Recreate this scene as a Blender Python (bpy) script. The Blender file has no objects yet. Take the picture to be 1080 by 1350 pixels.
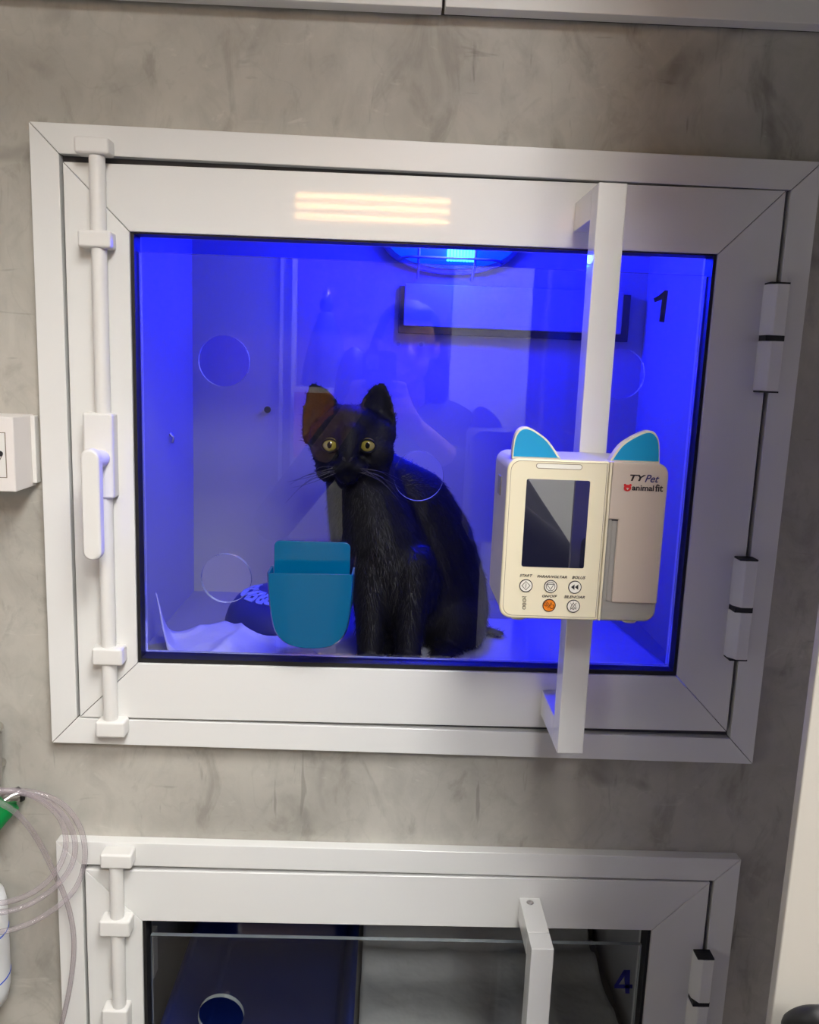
import bpy, bmesh, math, random
import numpy as np
from mathutils import Vector, Matrix, noise
random.seed(7)
scene = bpy.context.scene
COL = scene.collection
H = 1.45                                   # eye height above the floor
# ------------------------------------------------------------------ camera
F, ROLL, PITCH, YAW = 1099.8, 0.0389019, -0.1724907, 0.027597
def basis():
    cy, sy = math.cos(YAW), math.sin(YAW); cp, sp = math.cos(PITCH), math.sin(PITCH)
    f = Vector((sy*cp, cy*cp, sp)); r = Vector((cy, -sy, 0)); u = r.cross(f)
    c, s = math.cos(ROLL), math.sin(ROLL)
    return c*r + s*u, -s*r + c*u, f
RT, UP, FW = basis()
CAM = Vector((0, -0.95, H))
cd = bpy.data.cameras.new('camera'); cam = bpy.data.objects.new('camera', cd); COL.objects.link(cam)
cd.sensor_fit = 'HORIZONTAL'; cd.sensor_width = 36; cd.lens = F/1080*36; cd.clip_start = 0.01
m = Matrix.Identity(4)
for i in range(3):
    m[i][0], m[i][1], m[i][2], m[i][3] = RT[i], UP[i], -FW[i], CAM[i]
cam.matrix_world = m
scene.camera = cam
def ray(px, py): return RT*((px-540)/F) - UP*((py-675)/F) + FW
def at(px, py, y):                         # the point at depth y that the photo shows at (px, py)
    d = ray(px, py); return CAM + d*((y-CAM.y)/d.y)
def atz(px, py, z):
    d = ray(px, py); return CAM + d*((z-CAM.z)/d.z)
def sc(p): return (p-CAM).dot(FW)/F        # metres per photo pixel at p

# ------------------------------------------------------------------ materials
def mat(name, color, rough=.5, metal=0, coat=0, spec=.5, emit=None, es=0, sheen=0):
    mt = bpy.data.materials.new(name); mt.use_nodes = True
    b = mt.node_tree.nodes['Principled BSDF']
    b.inputs['Base Color'].default_value = (*color, 1); b.inputs['Roughness'].default_value = rough
    b.inputs['Metallic'].default_value = metal; b.inputs['Coat Weight'].default_value = coat
    b.inputs['Coat Roughness'].default_value = .015
    b.inputs['Specular IOR Level'].default_value = spec
    b.inputs['Sheen Weight'].default_value = sheen
    if emit: b.inputs['Emission Color'].default_value = (*emit, 1); b.inputs['Emission Strength'].default_value = es
    return mt
def nodes(mt): return mt.node_tree.nodes, mt.node_tree.links, mt.node_tree.nodes['Principled BSDF']
def add_bump(mt, scale, strength, dist=.001, detail=2, coat=False, stretch=None):
    n, l, b = nodes(mt)
    tc = n.new('ShaderNodeTexCoord'); mp = n.new('ShaderNodeMapping')
    l.new(tc.outputs['Object'], mp.inputs['Vector'])
    if stretch: mp.inputs['Scale'].default_value = stretch
    t = n.new('ShaderNodeTexNoise'); t.inputs['Scale'].default_value = scale; t.inputs['Detail'].default_value = detail
    l.new(mp.outputs[0], t.inputs['Vector'])
    bp = n.new('ShaderNodeBump'); bp.inputs['Strength'].default_value = strength; bp.inputs['Distance'].default_value = dist
    l.new(t.outputs['Fac'], bp.inputs['Height']); l.new(bp.outputs[0], b.inputs['Normal'])
    if coat: l.new(bp.outputs[0], b.inputs['Coat Normal'])
def add_mottle(mt, c1, c2, scale, detail=4, lo=.35, hi=.65):
    n, l, b = nodes(mt)
    tc = n.new('ShaderNodeTexCoord'); t = n.new('ShaderNodeTexNoise')
    t.inputs['Scale'].default_value = scale; t.inputs['Detail'].default_value = detail
    l.new(tc.outputs['Object'], t.inputs['Vector'])
    r = n.new('ShaderNodeValToRGB'); r.color_ramp.elements[0].position = lo; r.color_ramp.elements[1].position = hi
    r.color_ramp.elements[0].color = (*c1, 1); r.color_ramp.elements[1].color = (*c2, 1)
    l.new(t.outputs['Fac'], r.inputs[0]); l.new(r.outputs[0], b.inputs['Base Color'])

WHITE = mat('white_lacquer', (.80, .80, .78), .32, coat=.7); add_bump(WHITE, 270, .010, .001, 1, True, (1, 1, 1.8))
WHITEP = mat('white_plastic', (.78, .77, .74), .38); add_bump(WHITEP, 900, .05)
BOXP = mat('socket_plastic', (.80, .76, .73), .45); add_bump(BOXP, 500, .05)
RUBBER = mat('black_rubber', (.008, .008, .009), .5); add_bump(RUBBER, 300, .1)
GAP = mat('grey_gap', (.05, .05, .055), .6); add_bump(GAP, 200, .1)  # shade of the rebate gap put into the colour
SHELF = mat('white_laminate', (.36, .36, .37), .42); add_bump(SHELF, 60, .04)
FLOORM = mat('grey_laminate', (.24, .235, .23), .4); add_bump(FLOORM, 80, .05)
CREAM = mat('cream_plastic', (.74, .68, .50), .38); add_bump(CREAM, 1500, .03)
CREAMD = mat('beige_plastic', (.52, .45, .38), .38); add_bump(CREAMD, 1500, .03)
PGREY = mat('grey_plastic', (.30, .29, .27), .4); add_bump(PGREY, 1500, .03)
PSIDE = mat('pale_grey_plastic', (.60, .57, .55), .4); add_bump(PSIDE, 1200, .03)
SEAM = mat('seam_line', (.22, .18, .13), .6); add_bump(SEAM, 400, .05)
INK = mat('black_ink', (.012, .011, .014), .5); add_bump(INK, 600, .03)
INKB = mat('navy_ink', (.02, .02, .13), .5); add_bump(INKB, 600, .03)
RED = mat('red_ink', (.55, .02, .02), .5); add_bump(RED, 600, .03)
ORANGE = mat('orange_button', (.78, .22, .012), .4); add_bump(ORANGE, 600, .03)
BTN = mat('white_button', (.80, .78, .70), .4); add_bump(BTN, 600, .03)
EARB = mat('blue_ear', (.0, .27, .55), .4); add_bump(EARB, 700, .03)
SCREEN = mat('display_glass', (.012, .013, .035), .03, spec=1.0, coat=1); SCREEN.node_tree.nodes['Principled BSDF'].inputs['Coat IOR'].default_value = 2.7; SCREEN.node_tree.nodes['Principled BSDF'].inputs['Coat Roughness'].default_value = .0
NAVYV = mat('navy_vinyl', (.008, .010, .16), .5); add_bump(NAVYV, 300, .02)
TEAL = mat('teal_plastic', (.0, .095, .235), .17, coat=.3); add_bump(TEAL, 120, .03)
CHROME = mat('chrome', (.72, .70, .66), .18, 1); add_bump(CHROME, 200, .02)
STEEL = mat('brushed_steel', (.55, .54, .53), .3, 1); add_bump(STEEL, 300, .05)
GREENP = mat('green_plastic', (.0, .28, .06), .35); add_bump(GREENP, 200, .03)
TRAY = mat('navy_tray', (.006, .020, .17), .28); add_bump(TRAY, 50, .03)
BOWLM = mat('blue_bowl', (.010, .016, .17), .45); add_bump(BOWLM, 300, .05)
BOWLT = mat('pale_print', (.20, .25, .62), .5); add_bump(BOWLT, 300, .03)
PAD = mat('absorbent_pad', (.48, .48, .52), .55); add_bump(PAD, 70, .25, .004)
PADG = mat('quilted_pad', (.74, .75, .72), .7); add_bump(PADG, 45, .4, .006)
BEIGE = mat('beige_panel', (.46, .42, .33), .5); add_bump(BEIGE, 60, .03)
BROWN = mat('brown_recess', (.10, .085, .065), .6); add_bump(BROWN, 60, .03)
WOOD = mat('orange_wood', (.50, .17, .03), .35); add_mottle(WOOD, (.40, .12, .02), (.58, .21, .045), 6); 
OLIVE = mat('pale_cupboard', (.62, .62, .50), .5); add_bump(OLIVE, 30, .03)
NAVYC = mat('dark_navy', (.018, .02, .05), .4); add_bump(NAVYC, 30, .03)
ROOMW = mat('room_paint', (.34, .33, .31), .7); add_bump(ROOMW, 40, .1)
MAUVE = mat('mauve_paint', (.13, .09, .11), .7); add_bump(MAUVE, 40, .1)
TILE = mat('floor_tile', (.12, .11, .09), .5); add_mottle(TILE, (.10, .09, .075), (.15, .135, .115), 5)
PAINTED = mat('door_paint', (.84, .84, .82), .4); add_bump(PAINTED, 60, .03)
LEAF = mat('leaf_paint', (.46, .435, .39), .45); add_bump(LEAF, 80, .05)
FUR = mat('black_fur', (.0035, .0032, .0032), .6, spec=.2)
HAIRS = mat('black_hair_strands', (.0038, .0036, .0036), .45, spec=.25)
NOSE = mat('black_nose', (.018, .016, .016), .35); add_bump(NOSE, 500, .2)
PINK = mat('ear_skin', (.035, .028, .027), .6); add_bump(PINK, 200, .2)
PUPIL = mat('black_pupil', (.002, .002, .002), .05, spec=.3)
EYE = mat('yellow_iris', (.30, .25, .035), .12, coat=1)
CATCH = mat('whisker', (.05, .045, .05), .4)
SKIN = mat('skin', (.50, .29, .20), .5); add_bump(SKIN, 200, .1)
CLOTH = mat('dark_tunic', (.012, .012, .016), .8); add_bump(CLOTH, 120, .3)
TROUS = mat('dark_trousers', (.015, .015, .02), .8); add_bump(TROUS, 120, .3)
DHAIR = mat('dark_hair', (.012, .008, .006), .5); add_bump(DHAIR, 150, .5, .004, 2, False, (1, 1, .1))
PHONE = mat('dark_phone', (.02, .02, .022), .25); add_bump(PHONE, 300, .02)
BOTTLE = mat('milky_plastic', (.78, .80, .82), .3); add_bump(BOTTLE, 100, .03)
BLUEL = mat('blue_print', (.02, .10, .65), .5)
ROBE = mat('dark_blue_robe', (.02, .025, .09), .6); add_bump(ROBE, 80, .2)
LAMPW = mat('tube_glow', (1, .7, .4), .5, emit=(1, .50, .18), es=36)
CEILG = mat('panel_glow', (1, 1, 1), .5, emit=(1, .985, .96), es=36)
FILLG = mat('fill_glow', (1, 1, 1), .5, emit=(.97, .98, 1), es=.7)  # weak glow of the added fill panel
BLUEG = mat('blue_glow', (.05, .1, .6), .3, emit=(.003, .06, 1), es=1.0)
CYANG = mat('cyan_glow', (.1, .5, 1), .3, emit=(.03, .55, 1), es=6)
BLAMP = mat('blue_lamp_plastic', (.25, .25, .5), .4)

def concrete():
    mt = mat('burnished_cement', (.3, .29, .26), .5, spec=.35)
    n, l, b = nodes(mt)
    tc = n.new('ShaderNodeTexCoord')
    def noise_tex(scale, detail, rough, dist, sx=(1, 1, 1), off=(0, 0, 0)):
        mp = n.new('ShaderNodeMapping'); mp.inputs['Scale'].default_value = sx; mp.inputs['Location'].default_value = off
        l.new(tc.outputs['Object'], mp.inputs['Vector'])
        t = n.new('ShaderNodeTexNoise'); t.inputs['Scale'].default_value = scale; t.inputs['Detail'].default_value = detail
        t.inputs['Roughness'].default_value = rough; t.inputs['Distortion'].default_value = dist
        l.new(mp.outputs[0], t.inputs['Vector']); return t.outputs['Fac']
    def ramp(sock, stops):
        r = n.new('ShaderNodeValToRGB'); e = r.color_ramp.elements
        e[0].position, e[0].color = stops[0][0], (*stops[0][1], 1); e[1].position, e[1].color = stops[1][0], (*stops[1][1], 1)
        for p, c in stops[2:]:
            q = e.new(p); q.color = (*c, 1)
        l.new(sock, r.inputs[0]); return r.outputs[0]
    def mix(mode, fac, a, c):
        x = n.new('ShaderNodeMix'); x.data_type = 'RGBA'; x.blend_type = mode; x.inputs[0].default_value = fac
        l.new(a, x.inputs[6]); l.new(c, x.inputs[7]); return x.outputs[2]
    big = ramp(noise_tex(4.5, 5, .55, .5), [(.3, (.36, .345, .305)), (.7, (.54, .52, .465))])
    sm = ramp(noise_tex(22, 6, .65, .6, (1, 1, .7)), [(.30, (.80, .80, .80)), (.55, (1, 1, 1))])
    st = ramp(noise_tex(11, 5, .62, .9, (1.7, 1, .9), (3, 1, 2)), [(.33, (.74, .73, .72)), (.45, (1, 1, 1))])
    cr = ramp(noise_tex(5.2, 3.5, .55, .8, (1.1, 1, 1.0), (7, 2, 5)), [(.492, (1, 1, 1)), (.508, (1, 1, 1)), (.5, (.86, .86, .85))])
    bl = ramp(noise_tex(7, 3, .5, 1, (1, 1, 1), (1, 9, 4)), [(.27, (.62, .62, .62)), (.37, (1, 1, 1))])
    sA = ramp(noise_tex(1, 3, .6, .4, (70, 1, 9), (2, 4, 6)), [(.27, (.66, .66, .65)), (.34, (1, 1, 1))])
    sB = ramp(noise_tex(1, 3, .6, .5, (9, 1, 52), (8, 1, 3)), [(.26, (.70, .70, .69)), (.33, (1, 1, 1))])
    li = ramp(noise_tex(30, 3, .6, 2, (.5, 1, 1), (5, 5, 5)), [(.66, (0, 0, 0)), (.76, (.07, .07, .065))])
    c = mix('MULTIPLY', .75, big, sm); c = mix('MULTIPLY', .8, c, st); c = mix('MULTIPLY', .4, c, cr); c = mix('MULTIPLY', .8, c, sA); c = mix('MULTIPLY', .8, c, sB); c = mix('MULTIPLY', 1, c, bl); c = mix('ADD', 1, c, li)
    l.new(c, b.inputs['Base Color'])
    bp = n.new('ShaderNodeBump'); bp.inputs['Strength'].default_value = .25; bp.inputs['Distance'].default_value = .003
    l.new(noise_tex(14, 5, .6, 1.2), bp.inputs['Height']); l.new(bp.outputs[0], b.inputs['Normal'])
    return mt
CEMENT = concrete()

def glass_mat(name, tint, ior, refl):
    mt = bpy.data.materials.new(name); mt.use_nodes = True
    n, l = mt.node_tree.nodes, mt.node_tree.links
    n.clear(); o = n.new('ShaderNodeOutputMaterial'); t = n.new('ShaderNodeBsdfTransparent'); g = n.new('ShaderNodeBsdfGlossy')
    t.inputs[0].default_value = (*tint, 1); g.inputs['Roughness'].default_value = .0
    fr = n.new('ShaderNodeLayerWeight'); fr.inputs[0].default_value = .5
    pw = n.new('ShaderNodeMath'); pw.operation = 'POWER'; pw.inputs[1].default_value = 5
    ma = n.new('ShaderNodeMath'); ma.operation = 'MULTIPLY_ADD'; ma.inputs[1].default_value = .96; ma.inputs[2].default_value = ((ior-1)/(ior+1))**2
    l.new(fr.outputs['Facing'], pw.inputs[0]); l.new(pw.outputs[0], ma.inputs[0])
    mu = n.new('ShaderNodeMath'); mu.operation = 'MULTIPLY'; mu.inputs[1].default_value = refl; mu.use_clamp = True
    x = n.new('ShaderNodeMixShader')
    l.new(ma.outputs[0], mu.inputs[0]); l.new(mu.outputs[0], x.inputs[0]); l.new(t.outputs[0], x.inputs[1]); l.new(g.outputs[0], x.inputs[2]); l.new(x.outputs[0], o.inputs[0])
    return mt
GLASS = glass_mat('clear_pane', (.945, .955, .965), 1.5, 1.45)
EDGE = mat('polished_glass_edge', (.55, .62, .66), .15, spec=1); EDGE.node_tree.nodes['Principled BSDF'].inputs['Transmission Weight'].default_value = .55
def tube_mat():
    mt = bpy.data.materials.new('clear_tubing'); mt.use_nodes = True
    n, l = mt.node_tree.nodes, mt.node_tree.links; n.clear()
    o = n.new('ShaderNodeOutputMaterial'); t = n.new('ShaderNodeBsdfTransparent'); p = n.new('ShaderNodeBsdfPrincipled')
    t.inputs[0].default_value = (.93, .91, .92, 1); p.inputs['Base Color'].default_value = (.50, .45, .48, 1); p.inputs['Roughness'].default_value = .08
    lw = n.new('ShaderNodeLayerWeight'); lw.inputs[0].default_value = .42
    r = n.new('ShaderNodeValToRGB'); e = r.color_ramp.elements
    e[0].position, e[0].color = .05, (.22, .22, .22, 1); e[1].position, e[1].color = .75, (.75, .75, .75, 1)
    q = e.new(.32); q.color = (.12, .12, .12, 1); q = e.new(.42); q.color = (.55, .55, .55, 1); q = e.new(.5); q.color = (.2, .2, .2, 1)
    x = n.new('ShaderNodeMixShader')
    l.new(lw.outputs['Facing'], r.inputs[0]); l.new(r.outputs[0], x.inputs[0]); l.new(t.outputs[0], x.inputs[1]); l.new(p.outputs[0], x.inputs[2]); l.new(x.outputs[0], o.inputs[0])
    return mt
TUBE = tube_mat()

# ------------------------------------------------------------------ object helpers
def tag(o, label=None, cat=None, group=None, kind=None):
    if label: o['label'] = label
    if cat: o['category'] = cat
    if group: o['group'] = group
    if kind or cat: o['kind'] = kind or 'thing'
    return o
def empty(name, loc, label, cat, group=None):
    o = bpy.data.objects.new(name, None); COL.objects.link(o); o.location = loc; o.empty_display_size = .05
    return tag(o, label, cat, group)
def par(o, parent):
    o.parent = parent
    M = Matrix.Translation(parent.location) if parent.type == 'EMPTY' else Matrix.Identity(4)
    o.matrix_parent_inverse = M.inverted()
def link(name, me, mats, parent=None, smooth=False):
    o = bpy.data.objects.new(name, me); COL.objects.link(o)
    for mm in (mats if isinstance(mats, (list, tuple)) else [mats]): me.materials.append(mm)
    if smooth:
        for p in me.polygons: p.use_smooth = True
    if parent is not None: par(o, parent)
    return o
def build(name, bm, mats, parent=None, smooth=False, bevel=0, seg=2, angle=40):
    bmesh.ops.recalc_face_normals(bm, faces=bm.faces)
    me = bpy.data.meshes.new(name); bm.to_mesh(me); bm.free()
    o = link(name, me, mats, parent, smooth)
    if bevel:
        b = o.modifiers.new('bevel', 'BEVEL'); b.width = bevel; b.segments = seg; b.limit_method = 'ANGLE'; b.angle_limit = math.radians(angle)
        for p in me.polygons: p.use_smooth = True
        w = o.modifiers.new('wn', 'WEIGHTED_NORMAL'); w.keep_sharp = True
    return o
def box(bm, x0, x1, y0, y1, z0, z1, mi=0):
    vs = [bm.verts.new((x, y, z)) for x in (x0, x1) for y in (y0, y1) for z in (z0, z1)]
    for f in ((0, 1, 3, 2), (4, 6, 7, 5), (0, 4, 5, 1), (2, 3, 7, 6), (0, 2, 6, 4), (1, 5, 7, 3)):
        bm.faces.new([vs[i] for i in f]).material_index = mi
    return vs
def prism(bm, pts, y0, y1, mi=0, front_scale=1.0):
    """pts: list of (x, z); extruded from y0 (front) to y1 (back)"""
    cx = sum(p[0] for p in pts)/len(pts); cz = sum(p[1] for p in pts)/len(pts)
    a = [bm.verts.new((cx+(x-cx)*front_scale, y0, cz+(z-cz)*front_scale)) for x, z in pts]
    b = [bm.verts.new((x, y1, z)) for x, z in pts]
    n = len(pts); fs = [bm.faces.new(a), bm.faces.new(b[::-1])]
    for i in range(n): fs.append(bm.faces.new((a[i], b[i], b[(i+1) % n], a[(i+1) % n])))
    for f in fs: f.material_index = mi
def ring(bm, outer, inner, y0, y1, mi=0):
    n = len(outer)
    def row(pts, y): return [bm.verts.new((p[0], y, p[1])) for p in pts]
    of, inf, ob, ib = row(outer, y0), row(inner, y0), row(outer, y1), row(inner, y1)
    for i in range(n):
        j = (i+1) % n
        for q in ((of[i], of[j], inf[j], inf[i]), (ob[i], ib[i], ib[j], ob[j]), (of[i], ob[i], ob[j], of[j]), (inf[i], inf[j], ib[j], ib[i])):
            bm.faces.new(q).material_index = mi
def circ(cx, cz, r, n=32, rz=None): return [(cx+r*math.cos(2*math.pi*i/n), cz+(rz or r)*math.sin(2*math.pi*i/n)) for i in range(n)]
def rrect(x0, x1, z0, z1, r, n=6):
    out = []
    for cx, cz, a in ((x1-r, z1-r, 0), (x0+r, z1-r, 90), (x0+r, z0+r, 180), (x1-r, z0+r, 270)):
        for i in range(n+1):
            t = math.radians(a+90*i/n); out.append((cx+r*math.cos(t), cz+r*math.sin(t)))
    return out
def spline(pts, n=8):
    P = [Vector(p) for p in pts]; out = []
    for i in range(len(P)-1):
        p0, p1, p2, p3 = P[max(i-1, 0)], P[i], P[i+1], P[min(i+2, len(P)-1)]
        for k in range(n):
            t = k/n
            out.append(.5*((2*p1)+(-p0+p2)*t+(2*p0-5*p1+4*p2-p3)*t*t+(-p0+3*p1-3*p2+p3)*t**3))
    out.append(P[-1]); return out
def tube(bm, pts, r, n=12, mi=0, r_end=None):
    pts = [Vector(p) for p in pts]; rows = []; N = len(pts)
    up = Vector((0, 0, 1)); prev = None
    for i, p in enumerate(pts):
        d = (pts[min(i+1, N-1)]-pts[max(i-1, 0)]).normalized()
        if prev is None:
            a = d.cross(up if abs(d.z) < .9 else Vector((1, 0, 0))).normalized()
        else: a = (prev-d*prev.dot(d)).normalized()
        prev = a; b = d.cross(a)
        rr = r if r_end is None else r+(r_end-r)*i/(N-1)
        rows.append([bm.verts.new(p+a*rr*math.cos(2*math.pi*k/n)+b*rr*math.sin(2*math.pi*k/n)) for k in range(n)])
    for i in range(N-1):
        for k in range(n):
            f = bm.faces.new((rows[i][k], rows[i][(k+1) % n], rows[i+1][(k+1) % n], rows[i+1][k])); f.material_index = mi; f.smooth = True
    for rw_, rev in ((rows[0], True), (rows[-1], False)):
        cv = [bm.verts.new(v.co) for v in rw_]; bm.faces.new(cv[::-1] if rev else cv).material_index = mi
def ball(bm, c, rx, ry, rz, rot=None, u=24, v=16, mi=0):
    c = Vector(c); rows = []
    def vert(x, y, z):
        p = Vector((x*rx, y*ry, z*rz)); return bm.verts.new(c+(rot @ p if rot else p))
    top, bot = vert(0, 0, 1), vert(0, 0, -1)
    for i in range(1, v):
        t = math.pi*i/v; st, ct = math.sin(t), math.cos(t)
        rows.append([vert(st*math.cos(2*math.pi*k/u), st*math.sin(2*math.pi*k/u), ct) for k in range(u)])
    fs = []
    for k in range(u):
        n_ = (k+1) % u
        fs.append(bm.faces.new((top, rows[0][k], rows[0][n_]))); fs.append(bm.faces.new((bot, rows[-1][n_], rows[-1][k])))
        for a, b in zip(rows, rows[1:]): fs.append(bm.faces.new((a[k], b[k], b[n_], a[n_])))
    for f in fs: f.material_index = mi; f.smooth = True
def capsule(bm, a, b, ra, rb, n=7):
    a, b = Vector(a), Vector(b)
    k = max(2, int((b-a).length/(min(ra, rb)*.35))+1)
    for i in range(k+1):
        t = i/k; r = ra+(rb-ra)*t
        ball(bm, a.lerp(b, t), r, r, r, u=16, v=10)
def lathe(bm, prof, c, n=40, mi=0):
    rows = [[bm.verts.new((c[0]+r*math.cos(2*math.pi*k/n), c[1]+r*math.sin(2*math.pi*k/n), c[2]+z)) for k in range(n)] for r, z in prof]
    for i in range(len(prof)-1):
        for k in range(n):
            f = bm.faces.new((rows[i][k], rows[i][(k+1) % n], rows[i+1][(k+1) % n], rows[i+1][k])); f.material_index = mi; f.smooth = True
    for rw_, rev in ((rows[0], True), (rows[-1], False)):
        cv = [bm.verts.new(v.co) for v in rw_]; bm.faces.new(cv[::-1] if rev else cv).material_index = mi
def text_geo(s, bold=0, shear=0):
    cu = bpy.data.curves.new('lettering', 'FONT'); cu.body = s; cu.offset = bold; cu.shear = shear; cu.resolution_u = 4
    o = bpy.data.objects.new('lettering', cu); COL.objects.link(o)
    me = bpy.data.meshes.new_from_object(o.evaluated_get(bpy.context.evaluated_depsgraph_get()))
    vs = np.array([v.co[:] for v in me.vertices]); fs = [list(p.vertices) for p in me.polygons]
    bpy.data.objects.remove(o); bpy.data.curves.remove(cu); bpy.data.meshes.remove(me)
    return vs, fs
def text(name, s, m_, p0, p1, y, parent, bold=0, shear=0, mapf=None, th=.0003):
    """lettering stretched over the pixel box p0 (top left) .. p1 (bottom right) on the plane at depth y"""
    vs, fs = text_geo(s, bold, shear)
    lo, hi = vs.min(0), vs.max(0)
    A, B = at(*p0, y), at(*p1, y)
    me = bpy.data.meshes.new(name); out = []
    for v in vs:
        u = (v[0]-lo[0])/(hi[0]-lo[0]); w = (v[1]-lo[1])/(hi[1]-lo[1])
        out.append(mapf(u, w) if mapf else (A.x+(B.x-A.x)*u, y, B.z+(A.z-B.z)*w))
    me.from_pydata(out, [], fs); me.update()
    o = link(name, me, m_, parent)
    sol = o.modifiers.new('thick', 'SOLIDIFY'); sol.thickness = th; sol.offset = 0
    return o
def poly_at(pts, y): return [(p.x, p.z) for p in (at(a, b, y) for a, b in pts)]
def remesh(o, voxel, it=6, fac=.5):
    r = o.modifiers.new('remesh', 'REMESH'); r.mode = 'VOXEL'; r.voxel_size = voxel; r.use_smooth_shade = True
    s = o.modifiers.new('smooth', 'SMOOTH'); s.iterations = it; s.factor = fac
def sheared(bm, k, xc):
    for v in bm.verts: v.co.z += k*(v.co.x-xc)

# ------------------------------------------------------------------ the room
def slab(name, x0, x1, y0, y1, z0, z1, m_):
    bm = bmesh.new(); box(bm, x0, x1, y0, y1, z0, z1); return tag(build(name, bm, m_), kind='structure')
RX0, RX1, RY, RZ = -1.7, 1.9, -2.9, 2.75
slab('floor', RX0-.1, RX1+.1, RY-.1, .75, -.1, 0, TILE)
slab('ceiling', RX0-.1, RX1+.1, RY-.1, .1, RZ, RZ+.1, ROOMW)
slab('wall_left', RX0-.1, RX0, RY, .0, 0, RZ, ROOMW)
slab('wall_right', RX1, RX1+.1, RY, .0, 0, RZ, ROOMW)
slab('wall_back', RX0-.1, RX1+.1, RY-.1, RY, 0, RZ, ROOMW)
# cement wall with two cage openings
FX0, FX1 = -.3873, .4538
DZ = -.8185
LUP = .17                                  # the lower kennel is this much shorter
holes = [(-.345, .412, H-.412, H+.19), (-.345, .412, H-.412+DZ+LUP, H+.19+DZ)]
bm = bmesh.new()
xs = [RX0-.1, -.345, .412, RX1+.1]; zs = [0, holes[1][2], holes[1][3], holes[0][2], holes[0][3], RZ]
for i in range(3):
    for j in range(5):
        if i == 1 and j in (1, 3): continue
        box(bm, xs[i], xs[i+1], 0, .03, zs[j], zs[j+1])
bmesh.ops.remove_doubles(bm, verts=bm.verts, dist=1e-5)
tag(build('wall_front', bm, CEMENT), kind='structure')

# cage compartments behind the wall
YB = .45
def compartment(name, dz, x0, x1, zf, zt):
    bm = bmesh.new(); t = .015
    box(bm, x0-t, x0, .031, YB+t, zf-t, zt+t); box(bm, x1, x1+t, .031, YB+t, zf-t, zt+t)
    box(bm, x0, x1, .031, YB+t, zf-t, zf, 1); box(bm, x0, x1, .031, YB+t, zt, zt+t); box(bm, x0, x1, YB, YB+t, zf, zt)
    return build(name, bm, [SHELF, FLOORM])
pc = at(256, 779, YB); ZF = pc.z; XL = pc.x
pr = at(818, 803, YB); XR = pr.x
ZT = H+.27
cage1 = compartment('compartment', 0, XL, XR, ZF, ZT)
ZF2 = H-1.045; ZT2 = H+.27+DZ-.06
cage2 = compartment('compartment', DZ, XL, XR, ZF2, ZT2)

# ------------------------------------------------------------------ kennel frames and doors
def mitred(bm, O, I, y0, y1, g=.0004):
    """four mitred rails between rectangle O and rectangle I (x0, x1, z0, z1), hairline joints"""
    ox0, ox1, oz0, oz1 = O; ix0, ix1, iz0, iz1 = I
    prism(bm, [(ox0+g, oz1), (ox1-g, oz1), (ix1-g, iz1), (ix0+g, iz1)], y0, y1)
    prism(bm, [(ox0+g, oz0), (ix0+g, iz0), (ix1-g, iz0), (ox1-g, oz0)], y0, y1)
    prism(bm, [(ox0, oz0+g), (ox0, oz1-g), (ix0, iz1-g), (ix0, iz0+g)], y0, y1)
    prism(bm, [(ox1, oz0+g), (ix1, iz0+g), (ix1, iz1-g), (ox1, oz1-g)], y0, y1)
def rect(r): return [(r[0], r[2]), (r[1], r[2]), (r[1], r[3]), (r[0], r[3])]
YF = -.015
def block(name, px, y0, y1, parent, m_=WHITEP, bev=.003):
    """rounded block whose front face covers pixel box (x0, y0, x1, y1)"""
    a, b = at(px[0], px[1], y0), at(px[2], px[3], y0)
    bm = bmesh.new(); box(bm, min(a.x, b.x), max(a.x, b.x), y0, y1, min(a.z, b.z), max(a.z, b.z))
    return build(name, bm, m_, parent, bevel=bev, seg=3)
def hinge(parent, cx, z1, z2, zmid):
    """two-leaf hinge standing over the joint of door and frame, z1 top, z2 bottom"""
    first = None
    for k, (a, b, dx) in enumerate(((z1, zmid+.003, 0), (zmid-.003, z2, 0))):
        bm = bmesh.new(); w = .0118; prof = [(-w, YF-.0004), (-w*.95, YF-.010), (-w*.35, YF-.019), (w*.75, YF-.019), (w, YF-.012), (w, YF-.0004)]
        lo = [bm.verts.new((cx+x, y, b)) for x, y in prof]; hi = [bm.verts.new((cx+x, y, a)) for x, y in prof]
        bm.faces.new(lo); bm.faces.new(hi[::-1])
        for i in range(6): bm.faces.new((lo[i], lo[(i+1) % 6], hi[(i+1) % 6], hi[i]))
        o = build('hinge_leaf' if first else 'hinge', bm, WHITE, first or parent, bevel=.0008)
        if first is None: first = o
    for a, b in ((z1+.0018, z1), (zmid+.003, zmid-.003), (z2, z2-.0018)):
        bm = bmesh.new(); box(bm, cx-.0108, cx+.0100, YF-.0175, YF-.0005, b, a); build('hinge_bushing', bm, RUBBER, first)
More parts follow.
